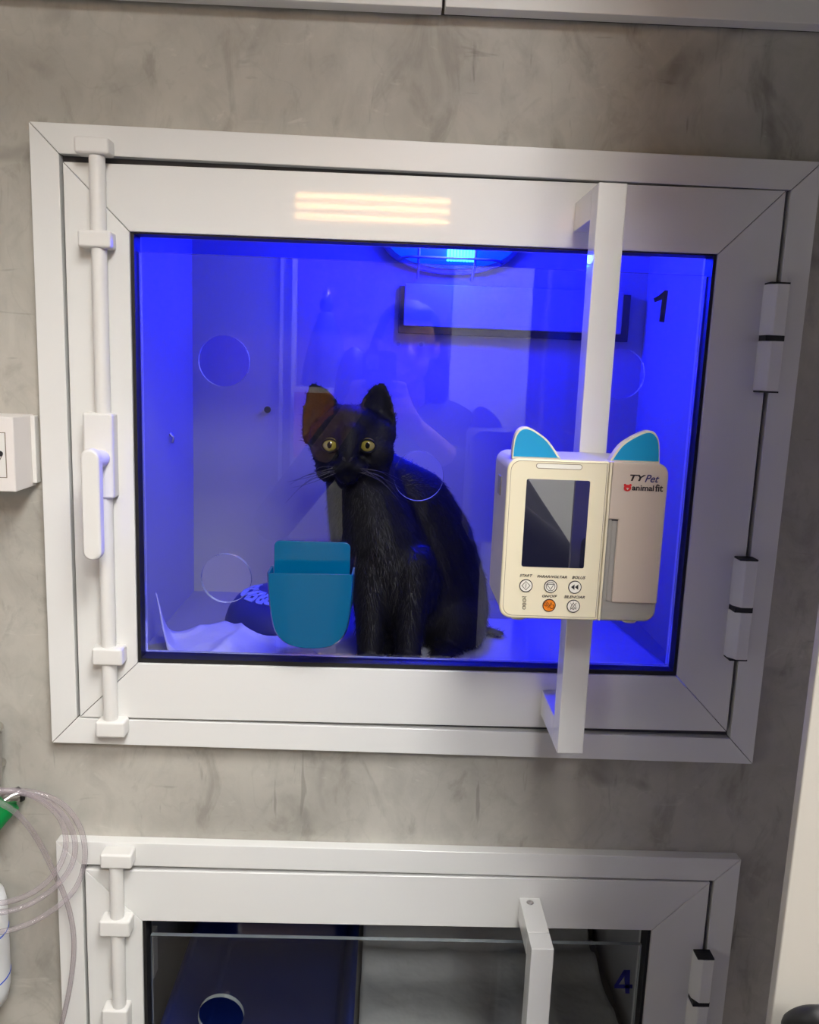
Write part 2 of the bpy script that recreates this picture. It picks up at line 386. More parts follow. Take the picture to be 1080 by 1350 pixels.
def kennel(dz, up, shF, shS, label, cage, pane_top_px, holes_px, digit):
    z = lambda r: H+dz+r+(up if r < -.3 else 0)
    # fixed frame
    kn = empty('animal_kennel', (.033, YF, z(-.11)), label, 'kennel'); par(cage, kn)
    O = (FX0, FX1, z(-.4570), z(.2347)); I = (-.3571, .4231, z(-.4251), z(.2044))
    bm = bmesh.new(); mitred(bm, O, I, YF, .0); sheared(bm, shF, .033); fr = build('fixed_frame', bm, WHITE, kn, bevel=.0009)
    bm = bmesh.new(); ring(bm, rect((-.372, .438, z(-.440), z(.219))), rect((-.344, .410, z(-.411), z(.190))), -.004, .004); sheared(bm, shF, .033)  # dark ring gives the shade in the gap between frame and sash
    o = build('rebate_gap', bm, GAP, fr); o['label'] = 'dark strip for the shade in the rebate'
    # sash
    S = (-.3533, .4178, z(-.4199), z(.2000)); P = (-.2851, .3509, z(-.3519), z(.1320))
    bm = bmesh.new(); mitred(bm, S, P, YF, -.0045); sheared(bm, shS, .033); dr = build('door', bm, WHITE, kn, bevel=.0009); dr['label'] = 'white door sash with mitred corners'
    bm = bmesh.new(); mitred(bm, (-.338, .4035, z(-.405), z(.184)), P, -.0043, .029); sheared(bm, shS, .033); build('door_core', bm, WHITE, dr)
    bm = bmesh.new(); g = .0038
    Q = (P[0]+g, P[1]-g, P[2]+g*1.4, P[3]-.0016)
    ring(bm, rect(P), rect(Q), -.0115, .012); sheared(bm, shS, .033); o = build('gasket', bm, RUBBER, dr); o['label'] = 'black rubber gasket'
    # pane with round holes
    zt = at(520, pane_top_px, .0).z
    px0, px1, pz0 = Q[0]+.002, Q[1]-.002, Q[2]+.003
    cs = []
    for (hx, hy, hr) in holes_px:
        c = at(hx, hy, .0); cs.append((c.x, c.z, hr*sc(c)))
    me = pane_mesh(px0, px1, pz0, zt, .0, .006, cs)
    pn = link('glass_pane', me, [GLASS, EDGE], kn); pn['label'] = 'clear glass pane with round holes'
    bm = bmesh.new()
    for pts in digit: prism(bm, poly_at(pts, -.0001), -.0004, -.0001)
    build('number_sticker', bm, NAVYV, pn)
    return fr, kn
def pane_mesh(x0, x1, z0, z1, y0, y1, cs, n=40):
    """slab with round through holes, built from cells around each hole"""
    bm = bmesh.new()
    # split the sheet in vertical strips, each strip holding its holes in square cells
    cuts_x = sorted({x0, x1, *[c[0]-c[2]*1.3 for c in cs], *[c[0]+c[2]*1.3 for c in cs]})
    cuts_z = sorted({z0, z1, *[max(z0, c[1]-c[2]*1.3) for c in cs], *[min(z1, c[1]+c[2]*1.3) for c in cs]})
    cuts_x = [x for x in cuts_x if x0 <= x <= x1]; cuts_z = [v for v in cuts_z if z0 <= v <= z1]
    def inhole(x, v):
        for c in cs:
            if abs(x-c[0]) < c[2]*1.3 and abs(v-c[1]) < c[2]*1.3: return True
        return False
    for y in (y0, y1):
        for i in range(len(cuts_x)-1):
            for j in range(len(cuts_z)-1):
                if inhole((cuts_x[i]+cuts_x[i+1])/2, (cuts_z[j]+cuts_z[j+1])/2): continue
                bm.faces.new([bm.verts.new((x, y, v)) for x, v in ((cuts_x[i], cuts_z[j]), (cuts_x[i+1], cuts_z[j]), (cuts_x[i+1], cuts_z[j+1]), (cuts_x[i], cuts_z[j+1]))])
    for cx, cz, r in cs:
        s = r*1.3; lo = max(z0, cz-s)
        def edge(a):
            dx, dz_ = math.cos(a), math.sin(a); k = s/max(abs(dx), abs(dz_))
            return cx+dx*k, max(lo, cz+dz_*k)
        for k in range(n):
            a, b = 2*math.pi*(k+.5)/n-math.pi/n, 2*math.pi*(k+1.5)/n-math.pi/n
            ia, ib = (cx+r*math.cos(a), cz+r*math.sin(a)), (cx+r*math.cos(b), cz+r*math.sin(b))
            for y in (y0, y1): bm.faces.new([bm.verts.new((p[0], y, p[1])) for p in (ia, ib, edge(b), edge(a))])
            f = bm.faces.new([bm.verts.new(p) for p in ((ia[0], y0, ia[1]), (ib[0], y0, ib[1]), (ib[0], y1, ib[1]), (ia[0], y1, ia[1]))]); f.material_index = 1
    for a, b in (((x0, z0), (x1, z0)), ((x1, z0), (x1, z1)), ((x1, z1), (x0, z1)), ((x0, z1), (x0, z0))):
        f = bm.faces.new([bm.verts.new(p) for p in ((a[0], y0, a[1]), (b[0], y0, b[1]), (b[0], y1, b[1]), (a[0], y1, a[1]))]); f.material_index = 1
    me = bpy.data.meshes.new('pane')
    bmesh.ops.remove_doubles(bm, verts=bm.verts, dist=1e-6)
    bmesh.ops.recalc_face_normals(bm, faces=bm.faces)
    bm.to_mesh(me); bm.free(); return me

fr1, dr1 = kennel(0, 0, -.0046, .0046, 'upper kennel with white framed glass door numbered 1 and blue lit inside', cage1, 346,
    [(295, 476, 33.5), (298, 763, 33), (552, 628, 33), (818, 493, 33)], [[(861.7, 393.3), (869, 389.5), (876.7, 382.7), (881, 383.3), (876, 425), (869, 424), (872.7, 395), (863.3, 398.7)]])
fr2, dr2 = kennel(DZ, LUP, -.0040, .0020, 'lower kennel with white framed glass door numbered 4 cut off by the photo bottom', cage2, 1240,
    [(291, 1341, 30)], [[(822.6, 1278.7), (830.8, 1278.7), (829.9, 1309.7), (824.6, 1309.5)], [(810, 1299.2), (822.6, 1278.7), (826, 1283), (815.5, 1298.2)],
     [(810, 1297.9), (834, 1297.9), (834, 1302.8), (810, 1302.8)]])

# lock rods, guides, handle
def rod(parent, X, z0, z1):
    bm = bmesh.new(); tube(bm, [(X, YF-.0105, z0), (X, YF-.0105, z1)], .0082, 20); return build('lock_rod', bm, WHITEP, parent)
for fr, dr, top, mid, low, bot, rx in ((fr1, dr1, (96, 178, 143, 203), (101, 302, 146, 327), (120, 855, 161, 879), (125, 952, 164, 974), (132.5, 440)),
                                      (fr2, dr2, (131, 1127, 173, 1147), (130, 1215, 171, 1237), None, None, (153.5, 1190))):
    zt_ = at(top[2], top[3], YF-.021).z-.0004
    zb = at(bot[0], bot[1], YF-.021).z+.0004 if bot else H+DZ+LUP-.4275
    X = at(*rx, YF-.013).x
    block('rod_keeper', top, YF-.021, YF, fr); block('rod_guide', mid, YF-.021, YF, dr)
    if low: block('rod_guide', low, YF-.021, YF, dr); block('rod_keeper', bot, YF-.021, YF, fr)
    else:
        bm = bmesh.new(); box(bm, X-.018, X+.018, YF-.021, YF, H+DZ+LUP-.370, H+DZ+LUP-.350); build('rod_guide', bm, WHITEP, dr, bevel=.003)
        bm = bmesh.new(); box(bm, X-.018, X+.018, YF-.021, YF, H+DZ+LUP-.448, H+DZ+LUP-.428); build('rod_keeper', bm, WHITEP, fr, bevel=.003)
    # handle: plate, neck, lever
    if dr is dr1: hz = 0
    else: hz = DZ+.085
    a, b = at(108, 544, YF-.021), at(150, 658, YF-.021)
    xo = 0 if dr is dr1 else X-at(132.5, 440, YF-.013).x
    rod(dr, X, a.z+hz-.003, zt_); rod(dr, X, zb, b.z+hz+.003)
    bm = bmesh.new(); box(bm, a.x+xo, b.x+xo, YF-.021, YF, b.z+hz, a.z+hz); pl = build('handle_plate', bm, WHITEP, dr, bevel=.003, seg=3)
    YL = YF-.056
    c = at(134, 604, YF-.02); bm = bmesh.new(); tube(bm, [(c.x+xo, YF-.016, c.z+hz), (c.x+xo, YL+.004, c.z+hz)], .0095, 20); nk = build('handle_neck', bm, WHITEP, pl, smooth=False)
    l0, l1 = at(104.5, 592, YL), at(133.5, 740, YL)
    w = (l1.x-l0.x)/2; pts = [(l0.x+w+xo+w*math.cos(t), l0.z-w+hz+w*math.sin(t)) for t in [math.pi*i/14 for i in range(15)]] + \
        [(l0.x+w+xo+w*math.cos(t), l1.z+w+hz+w*math.sin(t)) for t in [math.pi+math.pi*i/14 for i in range(15)]]
    bm = bmesh.new(); prism(bm, pts, YL, YL+.014); build('handle_lever', bm, WHITEP, pl, bevel=.003, seg=3)

# hinges
hx = .4198
def zpx(px, py): return at(px, py, YF-.018).z
def xpx(px, py): return at(px, py, YF-.018).x
hinge(dr1, (xpx(1019, 374)+xpx(1045, 374))/2-.001, zpx(1031, 374), zpx(1020, 516), zpx(1026, 446))
hinge(dr1, (xpx(977, 740)+xpx(1003, 740))/2-.001, zpx(990, 740), zpx(980, 870), zpx(986, 805))
hinge(dr2, (xpx(921, 1265)+xpx(945, 1265))/2-.001, zpx(933, 1266), zpx(933, 1266)-.118, zpx(930, 1325))

# square rail on the door that carries the pump
def rail(parent, bx_px, top_py, bot_z, ybar, wpx, arm_top, arm_h, screw_px=None):
    t = at(bx_px[0], top_py, ybar); t2 = at(bx_px[1], top_py, ybar); w = t2.x-t.x
    x0, x1 = t.x, t2.x
    bm = bmesh.new(); box(bm, x0, x1, ybar, ybar+.028, bot_z, t.z); r = build('mounting_rail', bm, WHITE, parent, bevel=.001)
    bm = bmesh.new(); box(bm, x0, x1, ybar+.0285, YF, t.z-arm_h, t.z); build('rail_arm', bm, WHITE, r, bevel=.001)
    bm = bmesh.new(); box(bm, x0, x1, ybar+.0285, YF, bot_z, bot_z+arm_h); build('rail_arm', bm, WHITE, r, bevel=.001)
    if screw_px:
        p = atz(*screw_px, t.z); bm = bmesh.new()
        lathe(bm, [(.0045, 0), (.0042, .0012), (.0028, .0018), (.0014, .0010)], (p.x, p.y, t.z-.0004), 20); build('screw', bm, STEEL, r)
    return x0, x1, t.z
YBAR = -.118
RX = rail(dr1, (790, 828), 240, at(725, 993, YBAR).z, YBAR, 38, 0, .030)
YB2 = -.108
RX2 = rail(dr2, (701, 731), 1251, H+DZ+LUP-.385, YB2, 30, 0, .030, (699, 1190))

# ------------------------------------------------------------------ wall cupboard above
cu_ = empty('wall_mounted_cupboard', (0, -.024, at(585, 18, -.024).z), 'white wall cupboard with two doors above the upper kennel door', 'cupboard')
cs = .0035
for (xa, xb, side) in ((-1.2, at(583, 10, -.024).x, 'left'), (at(587, 10, -.024).x, 1.3, 'right')):
    zb = at(585, 9, -.024).z; bm = bmesh.new(); box(bm, xa, xb, -.024, -.004, zb, H+.565)
    sheared(bm, .004, 0)
    o = build('cupboard_door', bm, PAINTED, cu_, bevel=.001)
    if side == 'left':
        for v in o.data.vertices: v.co.z -= .001
bm = bmesh.new(); zb = at(585, 9, -.024).z; box(bm, -1.2, 1.3, -.0038, -.0005, zb+.001, H+.565); sheared(bm, .004, 0); build('carcass', bm, RUBBER, cu_)
# ------------------------------------------------------------------ infusion pump clamped on the rail
YP = -.209
def stroke(bm, pts, w, y, closed=False, th=.0003):
    P = [Vector((p.x, 0, p.z)) for p in (at(a, b, y) for a, b in pts)]
    if closed: P.append(P[0])
    for a, b in zip(P, P[1:]):
        d = (b-a).normalized(); n_ = Vector((-d.z, 0, d.x))*w/2; e = d*w*.35
        prism(bm, [(q.x, q.z) for q in (a-e+n_, b+e+n_, b+e-n_, a-e-n_)], y-th, y)
def arc(cx, cy, r, a0=0, a1=360, n=28, ry=None): return [(cx+r*math.cos(math.radians(a0+(a1-a0)*i/n)), cy+(ry or r)*math.sin(math.radians(a0+(a1-a0)*i/n))) for i in range(n+1)]
pa, pb, pc_, pd = at(669, 603, YP), at(882, 612, YP), at(865, 822, YP), at(659, 814, YP)
X0, X1 = (pa.x+pd.x)/2, (pb.x+pc_.x)/2; Z1, Z0 = (pa.z+pb.z)/2, (pc_.z+pd.z)/2
xs_ = (at(804, 607, YP).x+at(789, 818, YP).x)/2; xm = (at(807, 607, YP).x+at(794, 818, YP).x)/2
pump = empty('infusion_pump', ((X0+X1)/2, -.16, Z0), 'cream infusion pump with blue cat ears, small display and round buttons', 'infusion pump')
R_ = .011
body = build('pump_body', (lambda b: (prism(b, rrect(X0+.0006, X1-.0006, Z0+.0006, Z1-.0006, R_), -.2045, YBAR-.0005), b)[1])(bmesh.new()), PSIDE, pump, bevel=.0035, seg=3)
bm = bmesh.new()       # screw clamp behind
box(bm, RX[0]-.012, RX[0]-.0008, YBAR+.0, YBAR+.034, Z0+.05, Z0+.10); box(bm, RX[1]+.0008, RX[1]+.012, YBAR+.0, YBAR+.034, Z0+.05, Z0+.10)
box(bm, RX[0]-.012, RX[1]+.012, YBAR+.0285, YBAR+.038, Z0+.05, Z0+.10)
o = build('rail_clamp', bm, PGREY, pump, bevel=.001); o['label'] = 'grey clamp gripping the rail'
def halfround(xa, xb, left, r=R_, z0=None, z1=None):
    z0 = Z0 if z0 is None else z0; z1 = Z1 if z1 is None else z1
    pts = rrect(xa, xb, z0, z1, r)
    out = []
    for x, z in pts:
        if left and x > xb-r: x = xb; z = z1 if z > (z0+z1)/2 else z0
        if (not left) and x < xa+r: x = xa; z = z1 if z > (z0+z1)/2 else z0
        if not out or (abs(out[-1][0]-x)+abs(out[-1][1]-z)) > 1e-6: out.append((x, z))
    if abs(out[0][0]-out[-1][0])+abs(out[0][1]-out[-1][1]) < 1e-6: out.pop()
    return out
bm = bmesh.new(); prism(bm, halfround(X0, xs_, True), YP, -.2035); fp = build('front_panel', bm, CREAM, pump, bevel=.0022, seg=3)
bm = bmesh.new(); box(bm, xs_+.0003, xm-.0003, YP+.0004, -.2035, Z0+.0002, Z1-.0002); build('centre_strip', bm, CREAM, pump, bevel=.0005)
# inner outline of the front panel
bm = bmesh.new(); i1 = .0030
ro = halfround(X0+i1, xs_-i1*.7, True, .009, Z0+i1, Z1-i1*.6); ri = halfround(X0+i1+.0004, xs_-i1*.7-.0004, True, .009, Z0+i1+.0004, Z1-i1*.6-.0004)
k = min(len(ro), len(ri)); ring(bm, ro[:k], ri[:k], YP-.0001, YP+.001); build('panel_seam', bm, SEAM, fp)
# door on the right: beige leaf, grey base, grey pull strip
zg = at(885, 797, YP).z; xh = at(815, 690, YP).x; xh0 = at(807.5, 690, YP).x; zh = at(812, 685, YP).z
bm = bmesh.new(); prism(bm, halfround(xm, X1, False), YP+.0016, -.2035); o = build('door_base', bm, PGREY, pump, bevel=.002, seg=3); o['label'] = 'grey door surround'
bm = bmesh.new()
top = halfround(xm, X1, False)
hi = [p for p in top if p[1] > (Z0+Z1)/2]
prism(bm, [p for p in hi if p[0] > xm+.001]+[(xm, Z1), (xm, zh), (xh, zh), (xh, zg), (X1, zg)], YP, -.2035)
dl = build('pump_door', bm, CREAMD, pump, bevel=.0012, seg=2); dl['label'] = 'beige door of the pump'
bm = bmesh.new(); box(bm, xh0, xh-.0004, YP+.0004, -.205, zg+.001, zh-.0008); o = build('door_pull', bm, PGREY, pump, bevel=.0012); o['label'] = 'brushed grey pull strip'
bm = bmesh.new(); box(bm, xh0-.0004, xh-.0002, YP+.0001, -.2062, zh-.0012, zh-.0002); build('pull_gap', bm, INK, pump)
# display, indicator slot
d1, d2 = at(694, 631, YP), at(771, 749, YP); d3, d4 = at(777, 634, YP), at(688, 747, YP)
bm = bmesh.new(); prism(bm, rrect((d1.x+d4.x)/2, (d2.x+d3.x)/2, (d2.z+d4.z)/2, (d1.z+d3.z)/2, .0018), YP-.0004, YP+.002); o = build('display', bm, SCREEN, pump); o['label'] = 'dark glossy display'
a, b = at(708, 612, YP), at(767, 618, YP)
bm = bmesh.new(); r_ = .0019; zc = (a.z+b.z)/2; prism(bm, rrect(a.x, b.x, zc-r_, zc+r_, r_*.98), YP-.0004, YP+.001); prism(bm, rrect(a.x-.0006, b.x+.0006, zc-r_-.0006, zc+r_+.0006, (r_+.0006)*.98), YP-.0001, YP+.001, 1)
build('indicator_bar', bm, [BTN, SEAM], fp)
# buttons
def button(name, cx, cy, m_, icon, lab):
    c = at(cx, cy, YP); r = 8.6*sc(c); bm = bmesh.new()
    prism(bm, circ(c.x, c.z, r), YP-.0005, YP+.001); b_ = build(name, bm, m_, pump); b_['label'] = lab
    bm = bmesh.new(); ring(bm, circ(c.x, c.z, r+.0001), circ(c.x, c.z, r-.0006), YP-.0007, YP)
    icon(bm); build('button_icon', bm, INK, b_); return b_
yi = YP-.0006; w_ = .00042
button('start_button', 693.5, 772, BTN, lambda b: (stroke(b, [(693.5, 766.5), (699, 772), (693.5, 777.5), (688, 772)], w_, yi, True), stroke(b, [(693.8, 769.5), (693.3, 774.5)], w_, yi)), 'white round start button')
button('stop_button', 726, 773, BTN, lambda b: (stroke(b, arc(726, 773, 5.8), w_, yi), stroke(b, [(721.5, 770), (730.5, 770.3), (725.8, 777.3)], w_, yi, True)), 'white round stop and return button')
def rew(b):
    for dx in (0, 5): prism(b, poly_at([(753+dx, 774), (757.6+dx, 770.5), (757.4+dx, 777.6)], yi), yi-.0003, yi)
button('bolus_button', 758, 774, BTN, rew, 'white round bolus button')
button('power_button', 724, 798, ORANGE, lambda b: (stroke(b, arc(720.3, 796.2, 2.6), w_, yi), stroke(b, arc(720.3, 796.2, .5, n=6), w_, yi), stroke(b, [(722.3, 801.5), (726.5, 794.5)], w_*.8, yi), stroke(b, arc(727.6, 799.6, 2.7, -60, 240), w_, yi), stroke(b, [(727.3, 794.6), (727.2, 797.6)], w_*.8, yi)), 'orange round power button')
button('silence_button', 756, 799, BTN, lambda b: (stroke(b, [(752.3, 802), (753.8, 797.5), (756, 795.2), (758.2, 797.5), (759.8, 802)], w_, yi, True), stroke(b, [(755, 803.5), (757, 803.6)], w_, yi), stroke(b, [(752, 794.5), (760, 804)], w_*.7, yi), stroke(b, [(760, 794.8), (752, 803.8)], w_*.7, yi), stroke(b, [(756.1, 793), (756, 795)], w_*.7, yi)), 'white round silence button')
yt = YP-.0003
for s_, p0, p1 in (('START', (685.5, 756.8), (702, 760.6)), ('PARAR/VOLTAR', (708.5, 758), (747.5, 762.6)), ('BOLUS', (754.5, 759.3), (772, 763.6)), ('ON/OFF', (715, 784), (734.5, 788)), ('SILENCIAR', (744, 784.9), (771, 789.2))):
    text('button_caption', s_, INK, p0, p1, yt, fp, bold=.012, shear=.3)
bm = bmesh.new(); stroke(bm, [(688.5, 787), (690, 786.2), (692, 787.2), (694, 786.5)], w_*.8, yt); stroke(bm, arc(691.6, 791.3, 2.1), w_*.8, yt)
stroke(bm, [(689.8, 795.2), (693, 795.2), (693.8, 796.4), (693, 797.6), (689.8, 797.6), (689, 796.4)], w_*.8, yt, True); stroke(bm, arc(691, 801, 2.1), w_*.8, yt); build('status_icons', bm, INK, fp)
# door lettering
for s_, m_, p0, p1, bo, sh in (('TY', INK, (831, 625.5), (851.5, 634.6), .03, .25), ('Pet', INKB, (851, 625.8), (869, 636.5), .012, .35), ('animal', INK, (834, 639.0), (862, 647.5), .02, 0), ('fit', INK, (864.5, 638.5), (874, 648.5), .02, 0)):
    text('door_lettering', s_, m_, p0, p1, yt, dl, bold=bo, shear=sh)
bm = bmesh.new(); c = at(827.3, 643.3, YP); s_ = sc(c)
prism(bm, circ(c.x, c.z, 4.9*s_, 20, 4.4*s_), yt-.0003, yt)
for dx in (-3.6, 3.6): prism(bm, circ(c.x+dx*s_, c.z+3.9*s_, 1.7*s_, 12), yt-.0002, yt)
bt = build('door_emblem', bm, RED, dl)
bm = bmesh.new(); prism(bm, [(c.x-1.7*s_, c.z-.2*s_), (c.x, c.z-2.6*s_), (c.x+1.7*s_, c.z-.2*s_), (c.x+.8*s_, c.z+.4*s_), (c.x, c.z-.1*s_), (c.x-.8*s_, c.z+.4*s_)], yt-.0006, yt-.0003); build('emblem_heart', bm, CREAMD, bt)
# ears
for pts in ([(675.5, 598), (677, 585), (681, 571), (688, 564), (697, 563.5), (708, 569), (724, 582), (742, 598)],
            [(803.5, 601), (818, 588), (835, 576), (850, 569), (859, 568), (866, 573), (870, 585), (871, 603)]):
    yE = YP+.012
    P = poly_at(pts, yE); bm = bmesh.new()
    P[0] = (P[0][0], Z1-.002); P[-1] = (P[-1][0], Z1-.002)
    sm = [(q.x, q.z) for q in spline([(x, 0, z) for x, z in P], 4)]
    cx = sum(p[0] for p in sm)/len(sm); cz = Z1
    prism(bm, sm, yE, yE+.011); e = build('pump_ear', bm, CREAM, pump, bevel=.001)
    inn = [(cx+(x-cx)*.92, max(Z1+.0005, cz+(z-cz)*.93)) for x, z in sm]
    bm = bmesh.new(); prism(bm, inn, yE-.0006, yE+.004); o = build('ear_inset', bm, EARB, e); o['label'] = 'blue inset of the ear'
# rubber foot
c = at(682, 819, YP+.016); bm = bmesh.new(); lathe(bm, [(.0062, Z0-.0042), (.0072, Z0-.0030), (.0074, Z0+.001)], (c.x, c.y, 0), 24); build('pump_foot', bm, CREAM, pump)
bm = bmesh.new(); lathe(bm, [(.0062, Z0-.0042), (.0072, Z0-.0030), (.0074, Z0+.001)], (X1-.02, c.y, 0), 24); build('pump_foot', bm, CREAM, pump)
# side port
bm = bmesh.new(); box(bm, X0-.0004, X0+.002, YP+.040, YP+.058, Z1-.040, Z1-.022); build('side_port', bm, PGREY, pump)

# ------------------------------------------------------------------ teal pocket stuck on the glass
YK = -.040
def upath(y, pts): return [(p.x, p.z) for p in (at(a, b, y) for a, b in pts)]
sp = [(q.x, q.y) for q in spline([(351.5, 756, 0), (353.5, 790, 0), (357.5, 820, 0), (364, 838, 0), (378, 850.5, 0), (398, 856, 0), (420, 856.5, 0), (440, 852, 0), (455, 838, 0), (461.5, 815, 0), (464.5, 790, 0), (466.5, 758, 0)], 4)]
front = upath(YK, sp); n_ = len(front)
fc = sum(p[0] for p in front)/n_
pk = empty('wall_pocket', (fc, 0, front[n_//2][1]), 'teal plastic pocket holder stuck on the glass left of the black cat', 'pocket holder')
def shell(bm, fr, ybk, t):
    cx = sum(p[0] for p in fr)/len(fr); zt_ = fr[0][1]
    def inset(k): return [(cx+(x-cx)*(1-k/.048), z+(k if z < zt_-.02 else 0)*min(1, (zt_-z)/.05)) for x, z in fr]
    oF = [bm.verts.new((x, YK, z)) for x, z in inset(.002)]; oM = [bm.verts.new((x, YK+.004, z)) for x, z in fr]; oB = [bm.verts.new((x, ybk, z)) for x, z in fr]
    i_ = inset(t); iF = [bm.verts.new((x, YK+t, z)) for x, z in i_]; iB = [bm.verts.new((x, ybk, z)) for x, z in i_]
    m = len(fr)
    for a_, b_ in ((oF, oM), (oM, oB), (oB, iB), (iB, iF)):
        for k in range(m-1): bm.faces.new((a_[k], a_[k+1], b_[k+1], b_[k]))
    for k in range(m//2): 
        j = m-1-k
        if k+1 < j-1 or k+1 == j-1:
            bm.faces.new((oF[k], oF[k+1], oF[j-1], oF[j])) if k+1 != j-1 else bm.faces.new((oF[k], oF[k+1], oF[j]))
            bm.faces.new((iF[k], iF[k+1], iF[j-1], iF[j])) if k+1 != j-1 else bm.faces.new((iF[k], iF[k+1], iF[j]))
        elif k+1 == j: pass
    bm.faces.new((oF[0], oF[-1], iF[-1], iF[0]))
    for k in (0, -1): bm.faces.new((oF[k], oM[k], oB[k], iB[k], iF[k]))
bm = bmesh.new(); shell(bm, front, -.0045, .0026); build('pocket', bm, TEAL, pk, bevel=.0009, seg=2, angle=55)
bp_ = poly_at([(361.5, 722), (462, 724)], -.0042); zt_ = at(410, 714, -.0042).z; zb_ = min(p[1] for p in front)+.002
bm = bmesh.new(); x0, x1 = bp_[0][0], bp_[1][0]
prism(bm, rrect(x0, x1, front[0][1]-.05, zt_, .007), -.0043, -.0006); build('back_plate', bm, TEAL, pk, bevel=.0008)

# ------------------------------------------------------------------ inside the upper cage
def scr(px, py, y, r, name, label, cat):
    p = at(px, py, y); bm = bmesh.new(); tube(bm, [(p.x, y, p.z), (p.x, y-.004, p.z)], r, 14); tag(build(name, bm, RUBBER), label, cat)
scr(353, 540, YB-.0004, .0055, 'wall_plug', 'small black plug in the back wall of the upper kennel above the teal pocket', 'plug')
for py, yy, lb in ((577, .30, 'small dark hook on the left inner wall nearer the back corner'), (592, .06, 'small dark hook on the left inner wall close to the glass')):
    p = at(233 if yy > .1 else 185, py, yy); bm = bmesh.new(); tube(bm, [(XL+.0005, yy, p.z+.006), (XL+.006, yy, p.z), (XL+.004, yy, p.z-.008)], .0025, 8); tag(build('wall_hook', bm, STEEL), lb, 'hook')
# white cover with dark rim on the back wall
def pan(px0, py0, px1, py1, y): 
    a, b = at(px0, py0, y), at(px1, py1, y); return a.x, b.x, b.z, a.z
x0, x1, z0, z1 = pan(527, 376, 828, 451, YB-.012)
t = empty('wall_cover', ((x0+x1)/2, YB, z0), 'wide flat cover with a dark rim under the blue lamp', 'cover')
bm = bmesh.new(); box(bm, x0, x1, YB-.010, YB-.0004, z0, z1); o = build('cover_rim', bm, NAVYC, t, bevel=.001); o['label'] = 'dark rim'
x0, x1, z0, z1 = pan(534, 374, 819, 441, YB-.020)
bm = bmesh.new(); box(bm, x0, x1, YB-.020, YB-.0103, z0, z1+.001); build('cover_plate', bm, SHELF, t, bevel=.002)
# blue lamp
p = at(596, 316, YB-.03)
lamp = empty('bulkhead_lamp', (p.x, YB, p.z), 'oval blue glowing bulkhead lamp with wire guard inside the upper kennel', 'lamp')
a_, b_ = 89*sc(p), 40*sc(p)
bm = bmesh.new(); prism(bm, circ(p.x, p.z, a_+.004, 48, b_+.004), YB-.018, YB-.0004); build('lamp_base', bm, BLAMP, lamp, bevel=.003)
bm = bmesh.new(); ball(bm, (p.x, YB-.0255, p.z), a_-.004, .0245, b_-.004, u=48, v=24); build('lamp_lens', bm, BLUEG, lamp, True)
bm = bmesh.new(); q = at(608, 336, YB-.044)
for k in range(9): box(bm, q.x-.022+.005*k, q.x-.022+.005*k+.0036, YB-.0545, YB-.030, p.z-.034, p.z+.02)
o = build('lamp_tube', bm, CYANG, lamp); o['label'] = 'bright cyan light tube behind ribs'
bm = bmesh.new()
for dx in (-.052, .036): tube(bm, spline([(p.x+dx, YB-.004, p.z-b_-.010), (p.x+dx, YB-.046, p.z-b_*.96), (p.x+dx, YB-.059, p.z-b_*.4), (p.x+dx, YB-.061, p.z), (p.x+dx, YB-.059, p.z+b_*.4), (p.x+dx, YB-.046, p.z+b_*.9), (p.x+dx, YB-.004, p.z+b_+.008)], 5), .0022, 8)
for dz in (-.66, .66): tube(bm, spline([(p.x-a_*.78, YB-.02, p.z+b_*dz), (p.x-a_*.6, YB-.056, p.z+b_*dz), (p.x, YB-.058, p.z+b_*dz), (p.x+a_*.6, YB-.056, p.z+b_*dz), (p.x+a_*.78, YB-.02, p.z+b_*dz)], 5), .002, 8)
build('lamp_guard', bm, BLAMP, lamp)

# crumpled pads
c = atz(372, 806, ZF+.02); c = Vector((c.x, min(c.y, YB-.105), ZF+.002))
c.x = at(374, 806, c.y).x
BC = c.copy()
def sheet(name, C4, nu, nv, hf, m_, label, cat, group=None, th=.0015, avoid=None):
    A, B, C_, D = C4; bm = bmesh.new(); g = []
    for j in range(nv+1):
        row = []
        for i in range(nu+1):
            u, v = i/nu, j/nv
            P = (A*(1-u)+B*u)*(1-v)+(D*(1-u)+C_*u)*v
            P = P.copy()
            if avoid:
                dv = Vector((P.x-avoid[0].x, P.y-avoid[0].y, 0))
                if dv.length < avoid[1]: P.x, P.y = (avoid[0].x+dv.x/dv.length*avoid[1], avoid[0].y+dv.y/dv.length*avoid[1])
            P.z = max(P.z, 0)+hf(u, v, P); row.append(bm.verts.new(P))
        g.append(row)
    for j in range(nv):
        for i in range(nu): bm.faces.new((g[j][i], g[j][i+1], g[j+1][i+1], g[j+1][i])).smooth = True
    o = build(name, bm, m_, None, True); s_ = o.modifiers.new('thick', 'SOLIDIFY'); s_.thickness = th; s_.offset = 1
    return tag(o, label, cat, group)
def creases(P, s_, a, seed=0):
    q = Vector((P.x, P.y, seed))
    v = 1-abs(noise.noise(q*s_)*2); w = 1-abs(noise.noise(q*s_*2.3+Vector((5, 3, 1)))*2)
    return a*(.5*max(0, v)**3+.25*max(0, w)**3+.3*(noise.noise(q*s_*.5)+.6))
z_ = ZF+.002
A = atz(205, 822, ZF+.03); A.x = max(A.x, XL+.005); B = atz(345, 812, ZF+.02); C_ = Vector((atz(470, 868, ZF).x, .062, z_)); D = Vector((atz(250, 880, ZF).x, .055, z_))
A.z = B.z = z_
def h1(u, v, P): return .001+creases(P, 9, .020, 2)*(1 if u < .9 else max(0, (1-u)*10))+.058*max(0, 1-u*7)**2*max(0, 1-v*2.2)+.012*math.exp(-((u-.45)/.25)**2-((v-.25)/.3)**2)
